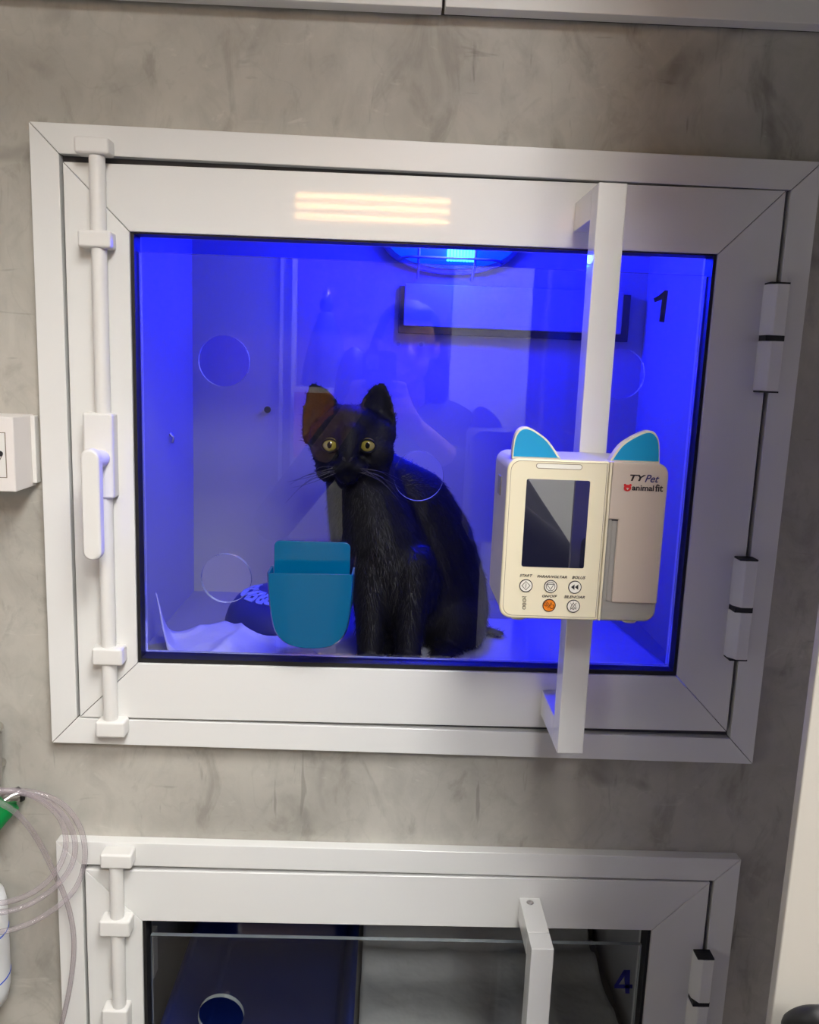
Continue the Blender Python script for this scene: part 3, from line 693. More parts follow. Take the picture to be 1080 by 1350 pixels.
sheet('absorbent_pad', (A, B, C_, D), 60, 44, h1, PAD, 'crumpled white absorbent pad lying left of the cat below the teal pocket', 'pad', 'pads in the upper kennel', avoid=(BC, .096))
A = Vector((atz(468, 850, ZF).x, .33, z_)); B = Vector((atz(835, 850, ZF).x-.01, .33, z_)); C_ = Vector((XR-.012, .05, z_)); D = Vector((atz(475, 880, ZF).x, .05, z_))
sheet('absorbent_pad', (A, B, C_, D), 60, 36, lambda u, v, P: .0008+creases(P, 7, .007, 9)*max(0, min(1, (u-.6)*4)), PAD, 'flat pad under the cat reaching to the right inner wall', 'pad', 'pads in the upper kennel', .001)

# blue printed bowl
c = BC
bw = empty('pet_bowl', c, 'dark blue domed bowl with pale lettering half hidden behind the teal pocket', 'bowl')
Rb, Hb = .088, .06
prof = [(Rb*.98, 0), (Rb, .004), (Rb*.985, .012), (Rb*.93, .026), (Rb*.80, .041), (Rb*.56, .052), (Rb*.2, .0575), (.002, .058)]
bm = bmesh.new(); lathe(bm, prof, c, 56); build('bowl_shell', bm, BOWLM, bw)
vs, fs = text_geo('PREMIER', .04); lo, hi_ = vs.min(0), vs.max(0)
def onbowl(u, w):
    ph = math.radians(262-108*u); r = Rb*(.42+.30*w)   # letter tops towards the outer edge
    for (r0, z0), (r1, z1) in zip(prof, prof[1:]):
        if r1 <= r <= r0 and z1 > z0: z = z0+(z1-z0)*(r0-r)/(r0-r1)
    return (c.x+(r+.0008)*math.cos(ph), c.y+(r+.0008)*math.sin(ph), c.z+z+.0008)
me = bpy.data.meshes.new('bowl_lettering'); me.from_pydata([onbowl((v[0]-lo[0])/(hi_[0]-lo[0]), (v[1]-lo[1])/(hi_[1]-lo[1])) for v in vs], [], fs)
o = link('bowl_lettering', me, BOWLT, bw); s_ = o.modifiers.new('thick', 'SOLIDIFY'); s_.thickness = .0012; s_.offset = 0

# ------------------------------------------------------------------ the cat
cat = empty('black_cat', atz(540, 870, ZF), 'black cat with yellow eyes sitting upright behind the glass', 'cat')
def P3(px, py, y): return at(px, py, y)
bm = bmesh.new()
def E(px, py, y, rx, rz, ry=None, rot=None):
    p = P3(px, py, y); s_ = sc(p); ball(bm, p, rx*s_, (ry if ry else (rx+rz)/2)*s_, rz*s_, rot)
def C(a, b):
    pa_, pb_ = P3(*a[:3]), P3(*b[:3]); capsule(bm, pa_, pb_, a[3]*sc(pa_), b[3]*sc(pb_))
# skull, brow, cheeks, muzzle
E(465, 578, .140, 50, 44, 46); E(461, 560, .128, 40, 27, 34)
E(437, 597, .120, 25, 26, 26); E(494, 598, .124, 26, 28, 28)
C((461, 575, .100, 20), (459, 600, .083, 12)); E(447, 617, .092, 15, 12, 15); E(470, 617, .092, 15, 12, 15); E(458, 612, .085, 14, 12, 13); E(458, 629, .098, 15, 10, 14)
E(424, 580, .128, 17, 28, 20); E(502, 575, .130, 18, 24, 20); E(432, 618, .125, 16, 18, 18); E(492, 622, .135, 22, 20, 24)
# neck and chest
C((468, 608, .155, 40), (482, 655, .165, 52)); C((482, 655, .165, 52), (497, 712, .165, 62)); C((497, 712, .165, 62), (522, 770, .165, 60))
E(500, 735, .150, 55, 45, 42)
# back and haunches
C((505, 640, .195, 44), (540, 672, .215, 58)); C((540, 672, .215, 58), (556, 720, .235, 70)); C((556, 720, .235, 70), (563, 780, .245, 80)); E(563, 800, .25, 82, 62, 76)
E(596, 820, .205, 46, 52, 52); C((596, 850, .19, 26), (580, 872, .125, 16))
E(520, 830, .215, 44, 50, 50)
# forelegs
for x0, x1, x2 in ((488, 489, 488), (541, 540, 538)):
    C((x0, 745, .135, 33), (x1, 805, .118, 22)); C((x1, 805, .118, 22), (x2, 866, .106, 17)); E(x2-1, 873, .092, 20, 11, 24)
E(515, 862, .165, 44, 22, 40); E(516, 872, .125, 14, 10, 20)
# tail round the right side
for a, b in zip([(620, 846, .26, 16), (640, 842, .25, 16)], [(640, 842, .25, 16), (657, 843, .235, 12)]): C(a, b)
for v in bm.verts: v.co.z = max(v.co.z, ZF+.0075)
# ears: closed curved shells
def ear(bm, base_l, base_r, tip, y, yt_, back, cup, bulge):
    L, R, T = P3(*base_l, y), P3(*base_r, y), P3(*tip, yt_)
    N, M_ = 12, 8; fr_, bk_ = [], []
    for i in range(N+1):
        u = i/N; w = (1-u**2.0)**.80 if u < 1 else 0
        rf, rb = [], []
        mid = ((L+R)/2).lerp(T, u); half = (R-L)/2
        for j in range(M_+1):
            v = -1+2*j/M_
            p = mid+half*v*max(w, .06)+Vector((0, cup*(1-v*v)*max(w, .05), 0))
            rf.append(bm.verts.new(p)); rb.append(bm.verts.new(p+Vector((0, back*(1-.55*u)+bulge*(1-v*v)*w, 0))))
        fr_.append(rf); bk_.append(rb)
    for i in range(N):
        for j in range(M_):
            bm.faces.new((fr_[i][j], fr_[i][j+1], fr_[i+1][j+1], fr_[i+1][j])); bm.faces.new((bk_[i][j], bk_[i+1][j], bk_[i+1][j+1], bk_[i][j+1]))
        for j in (0, M_): bm.faces.new((fr_[i][j], fr_[i+1][j], bk_[i+1][j], bk_[i][j]))
    for i in (0, N):
        for j in range(M_): bm.faces.new((fr_[i][j], bk_[i][j], bk_[i][j+1], fr_[i][j+1]))
ear(bm, (401, 588), (452, 546), (409, 505), .128, .135, .009, .010, .003)
ear(bm, (472, 546), (522, 582), (507, 503), .128, .138, .009, .011, .003)
bmesh.ops.recalc_face_normals(bm, faces=bm.faces)
cb = build('cat_body', bm, FUR, cat, True); remesh(cb, .0032, 8, .5)
# eyes
vdir = lambda p: (CAM-p).normalized()
for k, (ex, ey) in enumerate(((435.0, 587), (484.8, 587.5))):
    p = P3(ex, ey, .0955 if k == 0 else .0945); r = 10.6*sc(p)
    d = vdir(p); d = (d+Vector((-.10 if k == 0 else -.04, 0, 0))).normalized()
    rot = Vector((0, 0, 1)).rotation_difference(d).to_matrix()
    cen = p-d*r*.35
    bm = bmesh.new(); ball(bm, cen, r, r, r*.9, rot, 28, 18); e = build('eye', bm, EYE, cat, True); e['label'] = 'yellow eye'
    bm = bmesh.new(); ball(bm, cen+d*r*.47, r*.52, r*.60, r*.47, rot, 24, 14); build('pupil', bm, PUPIL, e, True)
    # lids
    bm = bmesh.new()
    side = RT; upv = UP
    for sgn in (1, -1):
        pts = []
        for i in range(13):
            t = -1+2*i/12
            pts.append(cen+d*r*(.80-.52*t*t)+side*(t*r*1.04)+upv*(sgn*r*(.86 if sgn > 0 else .88)*(1-t*t)**.6+(-.10*r if sgn > 0 else .02*r)))
        tube(bm, pts, .0013, 8)
    o = build('eyelids', bm, FUR, e, True)
# nose and mouth
p = P3(458, 606.5, .0745); s_ = sc(p); bm = bmesh.new()
prism(bm, [(p.x+x*s_, p.z+z*s_) for x, z in ((-8, 3.5), (-4, 5), (4, 5), (8, 3.5), (6.5, -.5), (2, -4.5), (0, -6), (-2, -4.5), (-6.5, -.5))], p.y-.001, p.y+.012)
o = build('nose', bm, NOSE, cat, bevel=.002, seg=3); o['label'] = 'black leathery nose'
# whiskers
rw = random.Random(5); bm = bmesh.new()
for sgn in (-1, 1):
    for k in range(9):
        b0 = P3(458+sgn*(10+rw.random()*10), 614+rw.random()*9, .082); s_ = sc(b0); L_ = (38+rw.random()*34)*s_
        e1 = b0+Vector((sgn*L_*.55, -.006, -L_*(.02+.22*rw.random()))); e2 = b0+Vector((sgn*L_, .012*rw.random(), -L_*(.25+.5*rw.random())))
        tube(bm, spline([b0, e1, e2], 5), .00034, 4, 0, .00010)
o = build('whiskers', bm, CATCH, cat); o['label'] = 'thin whiskers'; o['kind'] = 'stuff'
# fur strands over the body
bpy.context.view_layer.update()
dg = bpy.context.evaluated_depsgraph_get(); ev = cb.evaluated_get(dg); me = ev.to_mesh()
nv_ = len(me.vertices); co = np.empty(nv_*3); no = np.empty(nv_*3)
me.vertices.foreach_get('co', co); me.vertices.foreach_get('normal', no); co = co.reshape(-1, 3); no = no.reshape(-1, 3)
ev.to_mesh_clear()
rg = np.random.default_rng(3)
pick = rg.integers(0, nv_, 42000); pos = co[pick]+rg.normal(0, .0012, (len(pick), 3)); nn = no[pick]
eyeP = [np.array(P3(435.5, 586, .09)), np.array(P3(484.5, 586.5, .09)), np.array(P3(458, 607, .075))]
keep = np.ones(len(pick), bool)
for q, rr in zip(eyeP, (.0145, .0145, .011)): keep &= np.linalg.norm(pos-q, axis=1) > rr
pos, nn = pos[keep], nn[keep]; N = len(pos)
headz = P3(465, 640, .14).z
head = np.clip((pos[:, 2]-headz+.02)/.03, 0, 1)[:, None]
hc = np.array(P3(459, 600, .085))
away = pos-hc; away /= np.linalg.norm(away, axis=1)[:, None]+1e-9
flow = (1-head)*np.array([[.10, .30, -1.0]])+head*(away+np.array([[0, .3, .0]]))+rg.normal(0, .20, (N, 3))
flow -= nn*(flow*nn).sum(1)[:, None]; flow /= np.linalg.norm(flow, axis=1)[:, None]+1e-9
Ln = ((.0105*(1-head)+.0042*head)[:, 0]*rg.uniform(.6, 1.3, N))[:, None]
earz = P3(465, 540, .13).z
Ln = Ln*np.where(pos[:, 2:3] > earz, .45, 1.0)
dirv = flow+nn*rg.uniform(.12, .40, (N, 1)); dirv /= np.linalg.norm(dirv, axis=1)[:, None]
sd = np.cross(flow, nn)*.00040
v0, v1, v2 = pos-sd-nn*.0006, pos+sd-nn*.0006, pos+dirv*Ln
v2[:, 2] = np.maximum(v2[:, 2], ZF+.0048)
allv = np.stack([v0, v1, v2], 1).reshape(-1, 3)
me = bpy.data.meshes.new('fur'); me.vertices.add(3*N); me.vertices.foreach_set('co', allv.ravel())
me.loops.add(3*N); me.loops.foreach_set('vertex_index', np.arange(3*N)); me.polygons.add(N); me.polygons.foreach_set('loop_start', np.arange(0, 3*N, 3)); me.polygons.foreach_set('loop_total', np.full(N, 3)); me.update(calc_edges=True)
o = link('fur', me, HAIRS, cat); o['kind'] = 'stuff'; o['label'] = 'short black fur'

# ------------------------------------------------------------------ inside the lower cage
zr = ZF2+.118
tx0, tx1 = (atz(262, 1222, zr).x+atz(207, 1343, zr).x)/2, atz(470, 1285, zr).x
tr = empty('litter_tray', ((tx0+tx1)/2, .25, ZF2), 'deep navy blue litter tray standing left inside the lower kennel', 'tray')
bm = bmesh.new(); ty0, ty1 = .04, YB-.004; tt = .012
def ro_(x0, x1, y0, y1, r, z, n=6):
    return [bm.verts.new((x, y, z)) for x, y in rrect(x0, x1, y0, y1, r, n)]
rows = [ro_(tx0+.03, tx1-.02, ty0+.02, ty1-.02, .03, ZF2+.001), ro_(tx0+.012, tx1-.008, ty0+.01, ty1-.01, .035, zr-.006), ro_(tx0, tx1, ty0, ty1, .04, zr-.008), ro_(tx0, tx1, ty0, ty1, .04, zr),
        ro_(tx0+.014, tx1-.010, ty0+.012, ty1-.012, .033, zr), ro_(tx0+.034, tx1-.024, ty0+.024, ty1-.024, .026, ZF2+.012), ro_(tx0+.044, tx1-.034, ty0+.034, ty1-.034, .02, ZF2+.006)]
for a_, b_ in zip(rows, rows[1:]):
    for k in range(len(a_)): bm.faces.new((a_[k], a_[(k+1) % len(a_)], b_[(k+1) % len(b_)], b_[k])).smooth = True
bm.faces.new(rows[0][::-1]); bm.faces.new(rows[-1]); build('tray_shell', bm, TRAY, tr)
xp = tx1+.006
A = Vector((xp, YB-.012, ZF2+.002)); B = Vector((XR-.02, YB-.012, ZF2+.002)); C_ = Vector((XR-.02, .05, ZF2+.002)); D = Vector((xp, .05, ZF2+.002))
def h2(u, v, P): return .006+.036*math.exp(-((v-.03)/.06)**2)+.022*math.exp(-((v-.22)/.07)**2)+.018*math.exp(-((v-.60)/.22)**2)+creases(P, 8, .010, 4)
sheet('folded_pad', (A, B, C_, D), 56, 56, h2, PADG, 'folded grey white bedding pad lying beside the navy tray in the lower kennel', 'pad', th=.003)
# beige vent strip on the back wall
x0, x1, z0, z1 = pan(484, 1206, 846, 1238, YB-.004); x1 = min(x1, XR-.004)
t = empty('vent_strip', ((x0+x1)/2, YB, z0), 'beige strip with a brown slot on the back wall of the lower kennel', 'vent')
bm = bmesh.new(); xa, xb, za, zb = pan(499, 1212, 838, 1231, YB-.006); zb = z1-.006; xb = min(xb, XR-.010)
ring(bm, rect((x0, x1, z0, z1)), rect((xa, xb, za, zb)), YB-.010, YB-.0004); build('strip_frame', bm, BEIGE, t)
bm = bmesh.new(); box(bm, xa, xb, YB-.002, YB-.0006, za, zb); o = build('strip_slot', bm, BROWN, t); o['label'] = 'brown slot'
x0, x1, z0, z1 = pan(196, 1226, 206, 1284, .12); bm = bmesh.new(); box(bm, XL+.0005, x1, .11, .13, z0, z1); box(bm, XL+.0005, XL+.004, .09, .15, z0, z1)
tag(build('wall_bracket', bm, WHITEP, bevel=.001), 'small white bracket on the left inner wall of the lower kennel', 'bracket')

# ------------------------------------------------------------------ things on the cement wall, left
YS = -.054
c1, c2 = at(18, 550, YS), at(20, 649, YS)
xr = (c1.x+c2.x)/2; xw = -.135
so = empty('electrical_box', (xr+xw/2, 0, c2.z), 'white surface mounted electrical socket box beside the upper kennel frame', 'socket')
bm = bmesh.new(); box(bm, xr+xw, xr, YS, -.0004, c2.z, c1.z); build('socket_housing', bm, BOXP, so, bevel=.0015)
bm = bmesh.new(); box(bm, xr, xr+.005, -.012, -.0004, c2.z+.004, c1.z-.001); build('sealant', bm, WHITEP, so, bevel=.001)
f1, f2 = at(6, 571, YS), at(6, 629, YS)
bm = bmesh.new(); ring(bm, rect((f1.x-.078, f1.x+.0008, f2.z-.0008, f1.z+.0008)), rect((f1.x-.0772, f1.x, f2.z, f1.z)), YS-.0004, YS+.001); o = build('plate_joint', bm, SEAM, so)
bm = bmesh.new(); box(bm, f1.x-.0772, f1.x, YS-.0008, YS+.001, f2.z, f1.z); fpz = build('socket_plate', bm, WHITEP, so)
cx, cz = f1.x-.030, (f1.z+f2.z)/2
bm = bmesh.new(); ring(bm, circ(cx, cz, .0275, 6), circ(cx, cz, .0265, 6), YS-.0012, YS); build('socket_rim', bm, SEAM, fpz)
bm = bmesh.new()
for dx in (-.019, 0, .019): prism(bm, circ(cx+dx, cz-(.003 if dx == 0 else 0), .0028, 14), YS-.0013, YS); 
prism(bm, circ(at(2, 598, YS).x-.001, at(2, 598, YS).z, .0030, 14), YS-.0014, YS)
build('pin_hole', bm, INK, fpz)

# oxygen outlet, flow tube, bottle, tubing
ox = empty('oxygen_outlet', at(5, 1060, 0), 'green and chrome oxygen outlet behind the tubing coil', 'outlet')
def pt(px, py, y): return at(px, py, y)
bm = bmesh.new(); tube(bm, [pt(24, 1048, -.020), pt(16, 1050, -.024), pt(2, 1058, -.030)], .0085, 20); build('outlet_body', bm, CHROME, ox)
bm = bmesh.new(); tube(bm, [pt(28, 1046, -.017), pt(23.5, 1048.4, -.0200)], .0092, 20); tube(bm, [pt(27, 1047, -.017), pt(30, 1046, -.0004)], .005, 12); build('outlet_collar', bm, RUBBER, ox)
bm = bmesh.new(); tube(bm, [pt(13, 1058, -.030), pt(-2, 1075, -.036), pt(-16, 1092, -.042)], .0135, 8); o = build('outlet_nut', bm, GREENP, ox); o['label'] = 'green nut'
fm = empty('flow_meter', at(-16, 1030, -.02), 'grey flow meter column at the left edge above the green outlet', 'flow meter')
p = at(-14, 1000, -.03); s_ = sc(p)
bm = bmesh.new(); tube(bm, [at(-14, 966, -.03), at(-14, 1034, -.03)], 15*s_, 24); build('meter_column', bm, STEEL, fm)
q = at(-14, 960, -.03); bm = bmesh.new(); ball(bm, q, 17*s_, 17*s_, 9*s_); build('meter_cap', bm, CHROME, fm)
bm = bmesh.new(); tube(bm, [at(-14, 1020, -.03), (p.x, -.0004, at(-14, 1020, -.03).z)], .006, 12); build('meter_mount', bm, CHROME, fm)
bt_ = at(-33, 1290, -.042); zt_ = at(-33, 1172, -.042).z; zb_ = at(-33, 1322, -.042).z; rb = 43*sc(bt_)
bo = empty('humidifier_bottle', (bt_.x, bt_.y, zb_), 'milky humidifier bottle with blue level lines at the left edge', 'bottle')
bm = bmesh.new(); hh = zt_-zb_
lathe(bm, [(.002, 0), (rb*.75, 0), (rb*.9, .004), (rb*.985, .02), (rb, .035), (rb, hh-.026), (rb*.93, hh-.012), (rb*.7, hh-.003), (rb*.45, hh), (rb*.45, hh+.02), (.002, hh+.02)], (bt_.x, bt_.y, zb_), 40); build('bottle_body', bm, BOTTLE, bo)
for py in (1230, 1288):
    zz = at(8, py, -.042).z-zb_; bm = bmesh.new(); lathe(bm, [(rb*1.001, zz), (rb*1.012, zz+.0004), (rb*1.012, zz+.0016), (rb*1.001, zz+.002)], (bt_.x, bt_.y, zb_), 40); build('level_line', bm, BLUEL, bo)
bm = bmesh.new(); tube(bm, [(bt_.x, bt_.y, zb_+hh-.01), (bt_.x, bt_.y, zb_+hh+.022), (bt_.x-.004, -.0004, zb_+hh+.03)], .008, 12); build('bottle_mount', bm, CHROME, bo)
path = [(60, 1420, .022), (78, 1362, .022), (92, 1302, .023), (97.5, 1250, .024), (94, 1212, .026), (84, 1178, .030), (69, 1146, .036), (54, 1115, .044), (34, 1085, .056), (10, 1064, .066), (-20, 1056, .074),
        (-58, 1080, .082), (-72, 1130, .090), (-50, 1182, .092), (-15, 1191, .091), (22, 1186, .084), (56, 1168, .072), (79, 1140, .062), (87, 1108, .056), (77, 1076, .054), (50, 1053, .056), (18, 1043, .062), (-22, 1046, .072),
        (-64, 1075, .082), (-82, 1130, .094), (-58, 1192, .100), (-18, 1203, .099), (24, 1198, .088), (62, 1178, .070), (88, 1152, .056), (99, 1122, .048), (93, 1090, .046), (68, 1060, .048), (30, 1046, .054), (-20, 1049, .064),
        (-70, 1080, .078), (-94, 1140, .092), (-64, 1215, .088), (-14, 1229, .086), (30, 1221, .074), (72, 1198, .056), (100, 1170, .044), (112, 1132, .038), (106, 1092, .036), (82, 1060, .036), (42, 1044, .040), (-5, 1043, .048), (-30, 1050, .052)]
bm = bmesh.new(); tube(bm, spline([at(a, b, -d) for a, b, d in path], 7), .0031, 10)
tag(build('oxygen_tubing', bm, TUBE), 'clear oxygen tubing coiled in loose loops at the lower left', 'tubing')

# ------------------------------------------------------------------ white leaf close on the right
YLf = -.52
xl = (at(1080, 856, YLf).x+at(1017, 1350, YLf).x)/2
lf = empty('open_panel', (xl+.25, YLf, .0), 'white panel standing open at the right edge close to the viewer', 'panel')
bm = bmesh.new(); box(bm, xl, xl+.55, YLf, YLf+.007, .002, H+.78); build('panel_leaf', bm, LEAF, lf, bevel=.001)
a_ = at(1040, 1352, YLf-.02); bm = bmesh.new(); tube(bm, spline([at(1045, 1362, YLf), at(1046, 1350, YLf-.02), at(1062, 1342, YLf-.03), at(1085, 1341, YLf-.035), at(1120, 1346, YLf-.03), at(1135, 1360, YLf)], 6), .006, 14); build('panel_handle', bm, RUBBER, lf)
bm = bmesh.new(); prism(bm, rrect(xl+.012, xl+.034, H-.36, H-.205, .0108), YLf+.0075, YLf+.030); build('panel_grip', bm, RUBBER, lf, bevel=.003)

# ------------------------------------------------------------------ the room behind the viewer (seen in the glass)
def mir(px, py, y): return at(px, py, -y)        # where the mirrored room stands: depth -y behind the pane
slabs = []
def furn(name, x0, x1, y0, y1, z0, z1, m_, label, cat):
    bm = bmesh.new(); box(bm, x0, x1, y0, y1, z0, z1); return tag(build(name, bm, m_, bevel=.003), label, cat)
def mx(px, y): return at(px, 500, -y).x
def mz(py, y): return at(500, py, -y).z
YW = RY+.001
slab('trim_1', mx(369, RY), mx(373, RY), RY, RY+.03, 0, 2.3, PAINTED)
slab('trim_2', mx(385, RY), mx(391, RY), RY, RY+.05, 0, 2.3, PAINTED)
bm = bmesh.new(); box(bm, mx(393, RY), mx(588, RY), YW, YW+.02, .002, 2.0); tag(build('hanging_curtain', bm, MAUVE), 'dull mauve curtain hanging on the wall behind the viewer', 'curtain')
bm = bmesh.new(); box(bm, mx(592, RY), mx(740, RY), YW, YW+.05, .002, 2.15); d_ = build('white_wall_slab', bm, PAINTED, bevel=.002); tag(d_, kind='structure')  # slab standing in for the bright white wall mirrored in the glass
furn('reflection_blocker', .235, .40, RY+.055, -2.45, .002, H-.25, NAVYC, 'low dark block added behind the viewer to darken the mirrored view', 'block')  # added block, cuts the bright reflection over the cat
ys = -2.35; zt1, zt2, zt3 = mz(514, ys), mz(521, ys), mz(607, ys)
sb = empty('sideboard', (mx(450, ys), -2.5, 0), 'orange wood sideboard on a pale cupboard base behind the viewer', 'sideboard')
xa, xb = mx(388, ys), mx(590, ys)
bm = bmesh.new(); box(bm, xa-.01, xb, RY+.03, ys-.01, zt2, zt1); build('worktop', bm, PAINTED, sb)
bm = bmesh.new(); box(bm, xa, xb, RY+.03, ys, zt3, zt2); build('drawer_front', bm, WOOD, sb)
bm = bmesh.new(); box(bm, xa, xb, RY+.03, ys+.01, .002, zt3); build('cupboard_base', bm, OLIVE, sb)
p = mir(428, 514, ys-.15); st = empty('statuette', (p.x, ys-.15, zt1), 'small robed statuette standing on the sideboard', 'statuette')
hS = mz(384, ys)-zt1
bm = bmesh.new(); lathe(bm, [(.085, .0), (.10, .01), (.09, .08), (.06, hS*.55), (.035, hS*.72), (.03, hS*.78), (.012, hS*.8)], (p.x, ys-.15, zt1), 28); ball(bm, (p.x, ys-.15, zt1+hS*.87), .028, .028, .035); build('robed_figure', bm, ROBE, st)
bm = bmesh.new(); lathe(bm, [(.02, hS*.90), (.026, hS*.95), (.018, hS), (.003, hS*1.03)], (p.x, ys-.15, zt1), 16); build('crown', bm, CHROME, st)
# lit louvre lamp high on the wall
wl = empty('wall_lamp', (mx(485, RY), RY, mz(280, RY)), 'warm lamp with three glowing bars high on the wall behind the viewer', 'lamp')
bm = bmesh.new(); box(bm, mx(384, RY), mx(586, RY), RY+.002, RY+.04, mz(306, RY), mz(254, RY)); build('lamp_housing', bm, PAINTED, wl)
for py in (265, 280, 296):
    bm = bmesh.new(); zz = mz(py, RY); tube(bm, [(mx(390, RY), RY+.06, zz), (mx(580, RY), RY+.06, zz)], .008, 10); build('lamp_tube', bm, LAMPW, wl)

# ---- the photographer
ps = empty('person', (.03, -1.42, 0), 'person in dark clothes with long dark hair holding up a phone', 'person')
def body_mesh(name, caps, balls, m_, parent, vox, it=6):
    bm = bmesh.new()
    for a, b, ra, rb in caps: capsule(bm, a, b, ra, rb)
    for c, rx, ry, rz in balls: ball(bm, c, rx, ry, rz)
    bmesh.ops.recalc_face_normals(bm, faces=bm.faces)
    o = build(name, bm, m_, parent, True); remesh(o, vox, it); return o
hx0, hy0, hz0 = .045, -1.36, H+.055
PX, PZ, PYc = -.028, H-.05, -.9585
arms = []
for s_, ex, ez in ((-1, -.30, H-.42), (1, .36, H-.40)):
    sh = Vector((.04+s_*.175, -1.42, H-.20)); el = Vector((ex, -1.25, ez)); wr = Vector((PX+s_*.085, -1.03, PZ-.09)); arms.append((s_, sh, el, wr))
caps = [((hx0, hy0-.03, H-.06), (hx0-.005, hy0-.06, H-.17), .052, .058), ((.04, -1.43, H-.26), (.04, -1.44, H-.50), .125, .115), ((.04, -1.44, H-.5), (.04, -1.44, H-.68), .115, .135)]
balls = [((hx0, hy0-.015, hz0+.02), .074, .092, .088), ((hx0, hy0+.012, hz0-.045), .056, .066, .062), ((hx0, hy0+.05, hz0-.085), .024, .020, .018),
         ((hx0, hy0+.082, hz0-.020), .012, .018, .014), ((hx0, hy0+.078, hz0+.002), .008, .012, .024), ((hx0, hy0+.062, hz0-.055), .022, .010, .008),
         ((hx0-.076, hy0-.015, hz0-.005), .010, .018, .030), ((hx0+.076, hy0-.015, hz0-.005), .010, .018, .030),
         ((.04, -1.42, H-.23), .165, .085, .07)]
for s_, sh, el, wr in arms:
    caps += [(sh, el, .050, .040), (el, wr, .040, .026), (wr, wr+Vector((-s_*.02, .035, .03)), .024, .026)]
    palm = wr+Vector((-s_*.022, .045, .035))
    balls.append((palm, .018, .030, .042))
    edge = PX+s_*.041
    for k in range(4):
        z0 = PZ-.055+k*.021; kn = Vector((edge+s_*.016, -.972, z0)); tip = Vector((PX+s_*(.022-.002*k), PYc-.0085 if k % 2 else PYc-.0085, z0+.006))
        caps += [(palm+Vector((0, .006, -.02+.014*k)), kn, .0095, .0085), (kn, Vector((edge+s_*.004, -.9475, z0+.003)), .0085, .0075), (Vector((edge+s_*.004, -.9475, z0+.003)), Vector((edge-s_*(.010), -.9460, z0+.006)), .0075, .006)]
    caps += [(palm+Vector((-s_*.002, 0, -.02)), Vector((PX+s_*.034, -.985, PZ-.05)), .011, .0095), (Vector((PX+s_*.034, -.985, PZ-.05)), Vector((PX+s_*.016, -.975, PZ-.02)), .0095, .008)]
for s_ in (-1, 1):
    caps += [((.04+s_*.085, -1.44, H-.70), (.04+s_*.10, -1.43, H-1.05), .085, .058), ((.04+s_*.10, -1.43, H-1.05), (.04+s_*.105, -1.45, .09), .056, .038), ((.04+s_*.105, -1.44, .055), (.04+s_*.115, -1.29, .04), .042, .034)]
body_mesh('person_body', caps, balls, SKIN, ps, .0055, 4)
tc_ = [((.055-.05, -1.43, H-.24), (.01, -1.44, H-.50), .145, .140), ((.135, -1.43, H-.24), (.125, -1.44, H-.50), .155, .150), ((.05, -1.44, H-.5), (.05, -1.44, H-.78), .165, .180)]
for s_, sh, el, wr in arms: tc_ += [(sh, el, .066, .056), (el, el.lerp(wr, .65), .056, .044)]
body_mesh('tunic', tc_, [((.065, -1.42, H-.215), .235, .105, .085)], CLOTH, ps, .01)
body_mesh('trousers', [((.04, -1.44, H-.70), (.04, -1.44, H-.74), .15, .15)]+[c for s_ in (-1, 1) for c in (((.04+s_*.085, -1.44, H-.72), (.04+s_*.10, -1.43, H-1.05), .10, .075), ((.04+s_*.10, -1.43, H-1.05), (.04+s_*.105, -1.45, .11), .075, .062))], [], TROUS, ps, .01)
body_mesh('shoe', [((.04-.105, -1.46, .045), (.04-.115, -1.27, .040), .050, .042)], [], DHAIR, ps, .008); body_mesh('shoe', [((.04+.105, -1.46, .045), (.04+.115, -1.27, .040), .050, .042)], [], DHAIR, ps, .008)
hb = [((hx0, hy0-.045, hz0+.035), .092, .092, .092), ((hx0, hy0-.095, hz0-.06), .095, .055, .12), ((hx0+.085, hy0-.05, hz0-.09), .030, .045, .14), ((hx0-.085, hy0-.05, hz0-.09), .030, .045, .14), ((-.105, hy0-.04, H-.10), .055, .06, .15), ((-.115, hy0-.05, H-.24), .055, .06, .12), ((hx0+.01, hy0-.11, hz0-.20), .12, .045, .13), ((hx0, hy0+.035, hz0+.085), .062, .045, .026)]
body_mesh('long_hair', [], hb, DHAIR, ps, .007, 5)
for s_ in (-1, 1):
    bm = bmesh.new(); ball(bm, (hx0+s_*.030, hy0+.0655, hz0+.004), .0120, .0100, .0085); e = build('eye', bm, PAINTED, ps, True)
    bm = bmesh.new(); ball(bm, (hx0+s_*.030, hy0+.0733, hz0+.003), .0056, .0034, .0056); build('iris', bm, PUPIL, e, True)
bm = bmesh.new(); prism(bm, rrect(PX-.038, PX+.038, PZ-.0825, PZ+.0825, .012), PYc-.004, PYc+.0035)
ph = empty('mobile_phone', (PX, PYc, PZ), 'dark mobile phone held up in both hands', 'phone')
build('phone_body', bm, PHONE, ph, bevel=.002)
bm = bmesh.new(); prism(bm, rrect(PX-.030, PX+.000, PZ+.040, PZ+.072, .007), PYc+.0036, PYc+.0058); build('lens_plate', bm, CHROME, ph, bevel=.0006)

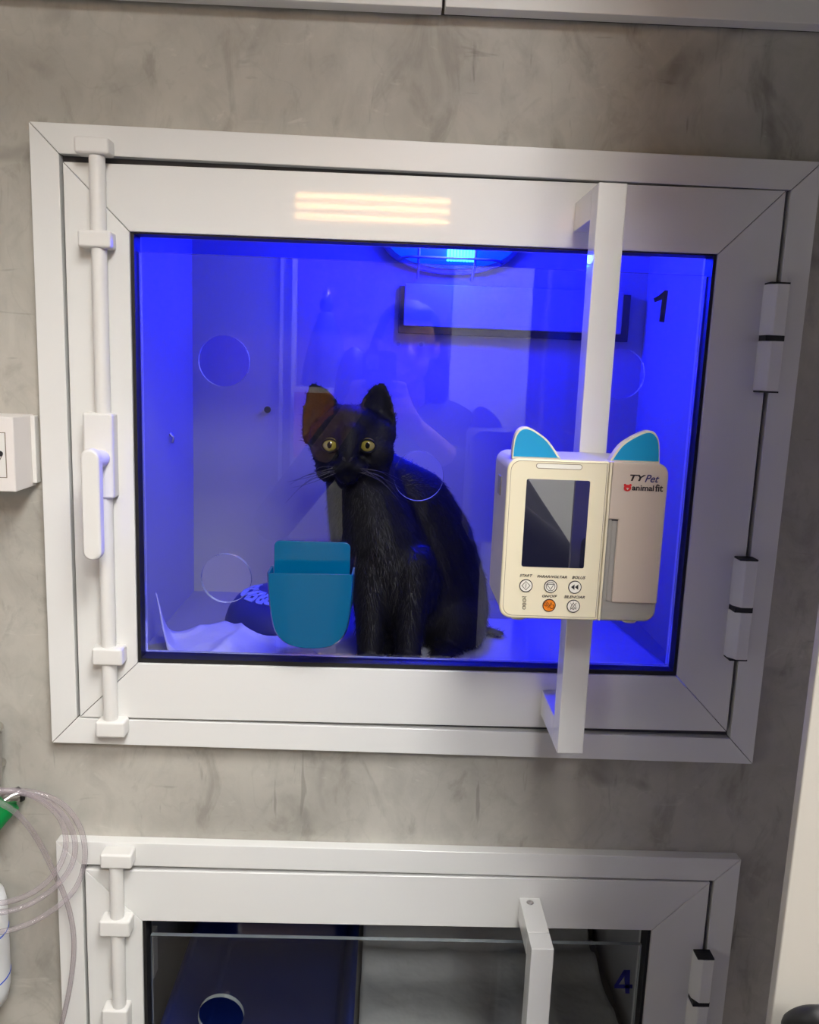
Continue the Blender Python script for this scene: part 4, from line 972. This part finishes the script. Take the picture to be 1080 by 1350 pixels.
# ------------------------------------------------------------------ light
for (x0, x1, y0, y1, lb) in ((.11, .65, -1.55, -.75, 'glowing ceiling light panel right above the viewer'), (.11, .65, -2.70, -1.95, 'square glowing ceiling light panel behind the viewer')):
    cl = empty('ceiling_light', ((x0+x1)/2, (y0+y1)/2, RZ), lb, 'ceiling light')
    bm = bmesh.new(); box(bm, x0-.02, x1+.02, y0-.02, y1+.02, RZ-.05, RZ-.001); build('light_housing', bm, PAINTED, cl)
    bm = bmesh.new(); box(bm, x0, x1, y0, y1, RZ-.056, RZ-.0505); build('light_panel', bm, CEILG, cl)
slab('shade_block', RX0, RX1, -.485, -.0255, H+.57, RZ, ROOMW)  # unseen block added below the ceiling to shade the upper wall
bm = bmesh.new(); y0, y1, z0, z1 = -1.55, -.45, H-1.15, H-.10  # unseen glowing panel added on the left wall as dim fill light
for (ya, yb, za, zb) in ((y0-.05, y1+.05, z1, z1+.05), (y0-.05, y1+.05, z0-.05, z0), (y0-.05, y0, z0, z1), (y1, y1+.05, z0, z1)): box(bm, RX0+.001, RX0+.03, ya, yb, za, zb)
w = tag(build('fill_light_frame', bm, PAINTED), kind='structure')
bm = bmesh.new(); box(bm, RX0+.001, RX0+.012, y0, y1, z0, z1); build('fill_light_pane', bm, FILLG, w)
# blue light of the bulkhead lamp
ld = bpy.data.lights.new('blue_bulb', 'POINT'); ld.energy = 20; ld.color = (.004, .006, 1); ld.shadow_soft_size = .03
lo_ = bpy.data.objects.new('blue_bulb', ld); COL.objects.link(lo_); lo_.location = (lamp.location.x, YB-.085, lamp.location.z-.005)
par(lo_, lamp)
wd = bpy.data.worlds.new('world'); scene.world = wd; wd.use_nodes = True
wd.node_tree.nodes['Background'].inputs[0].default_value = (.9, .92, 1, 1); wd.node_tree.nodes['Background'].inputs[1].default_value = .004
scene.view_settings.view_transform = 'Standard'; scene.view_settings.look = 'None'; scene.view_settings.exposure = .06; scene.view_settings.gamma = 1
scene.view_settings.use_curve_mapping = False
scene.cycles.use_denoising = True
scene.cycles.max_bounces = 8; scene.cycles.transparent_max_bounces = 16; scene.cycles.caustics_reflective = False; scene.cycles.caustics_refractive = False
scene.cycles.sample_clamp_indirect = 4
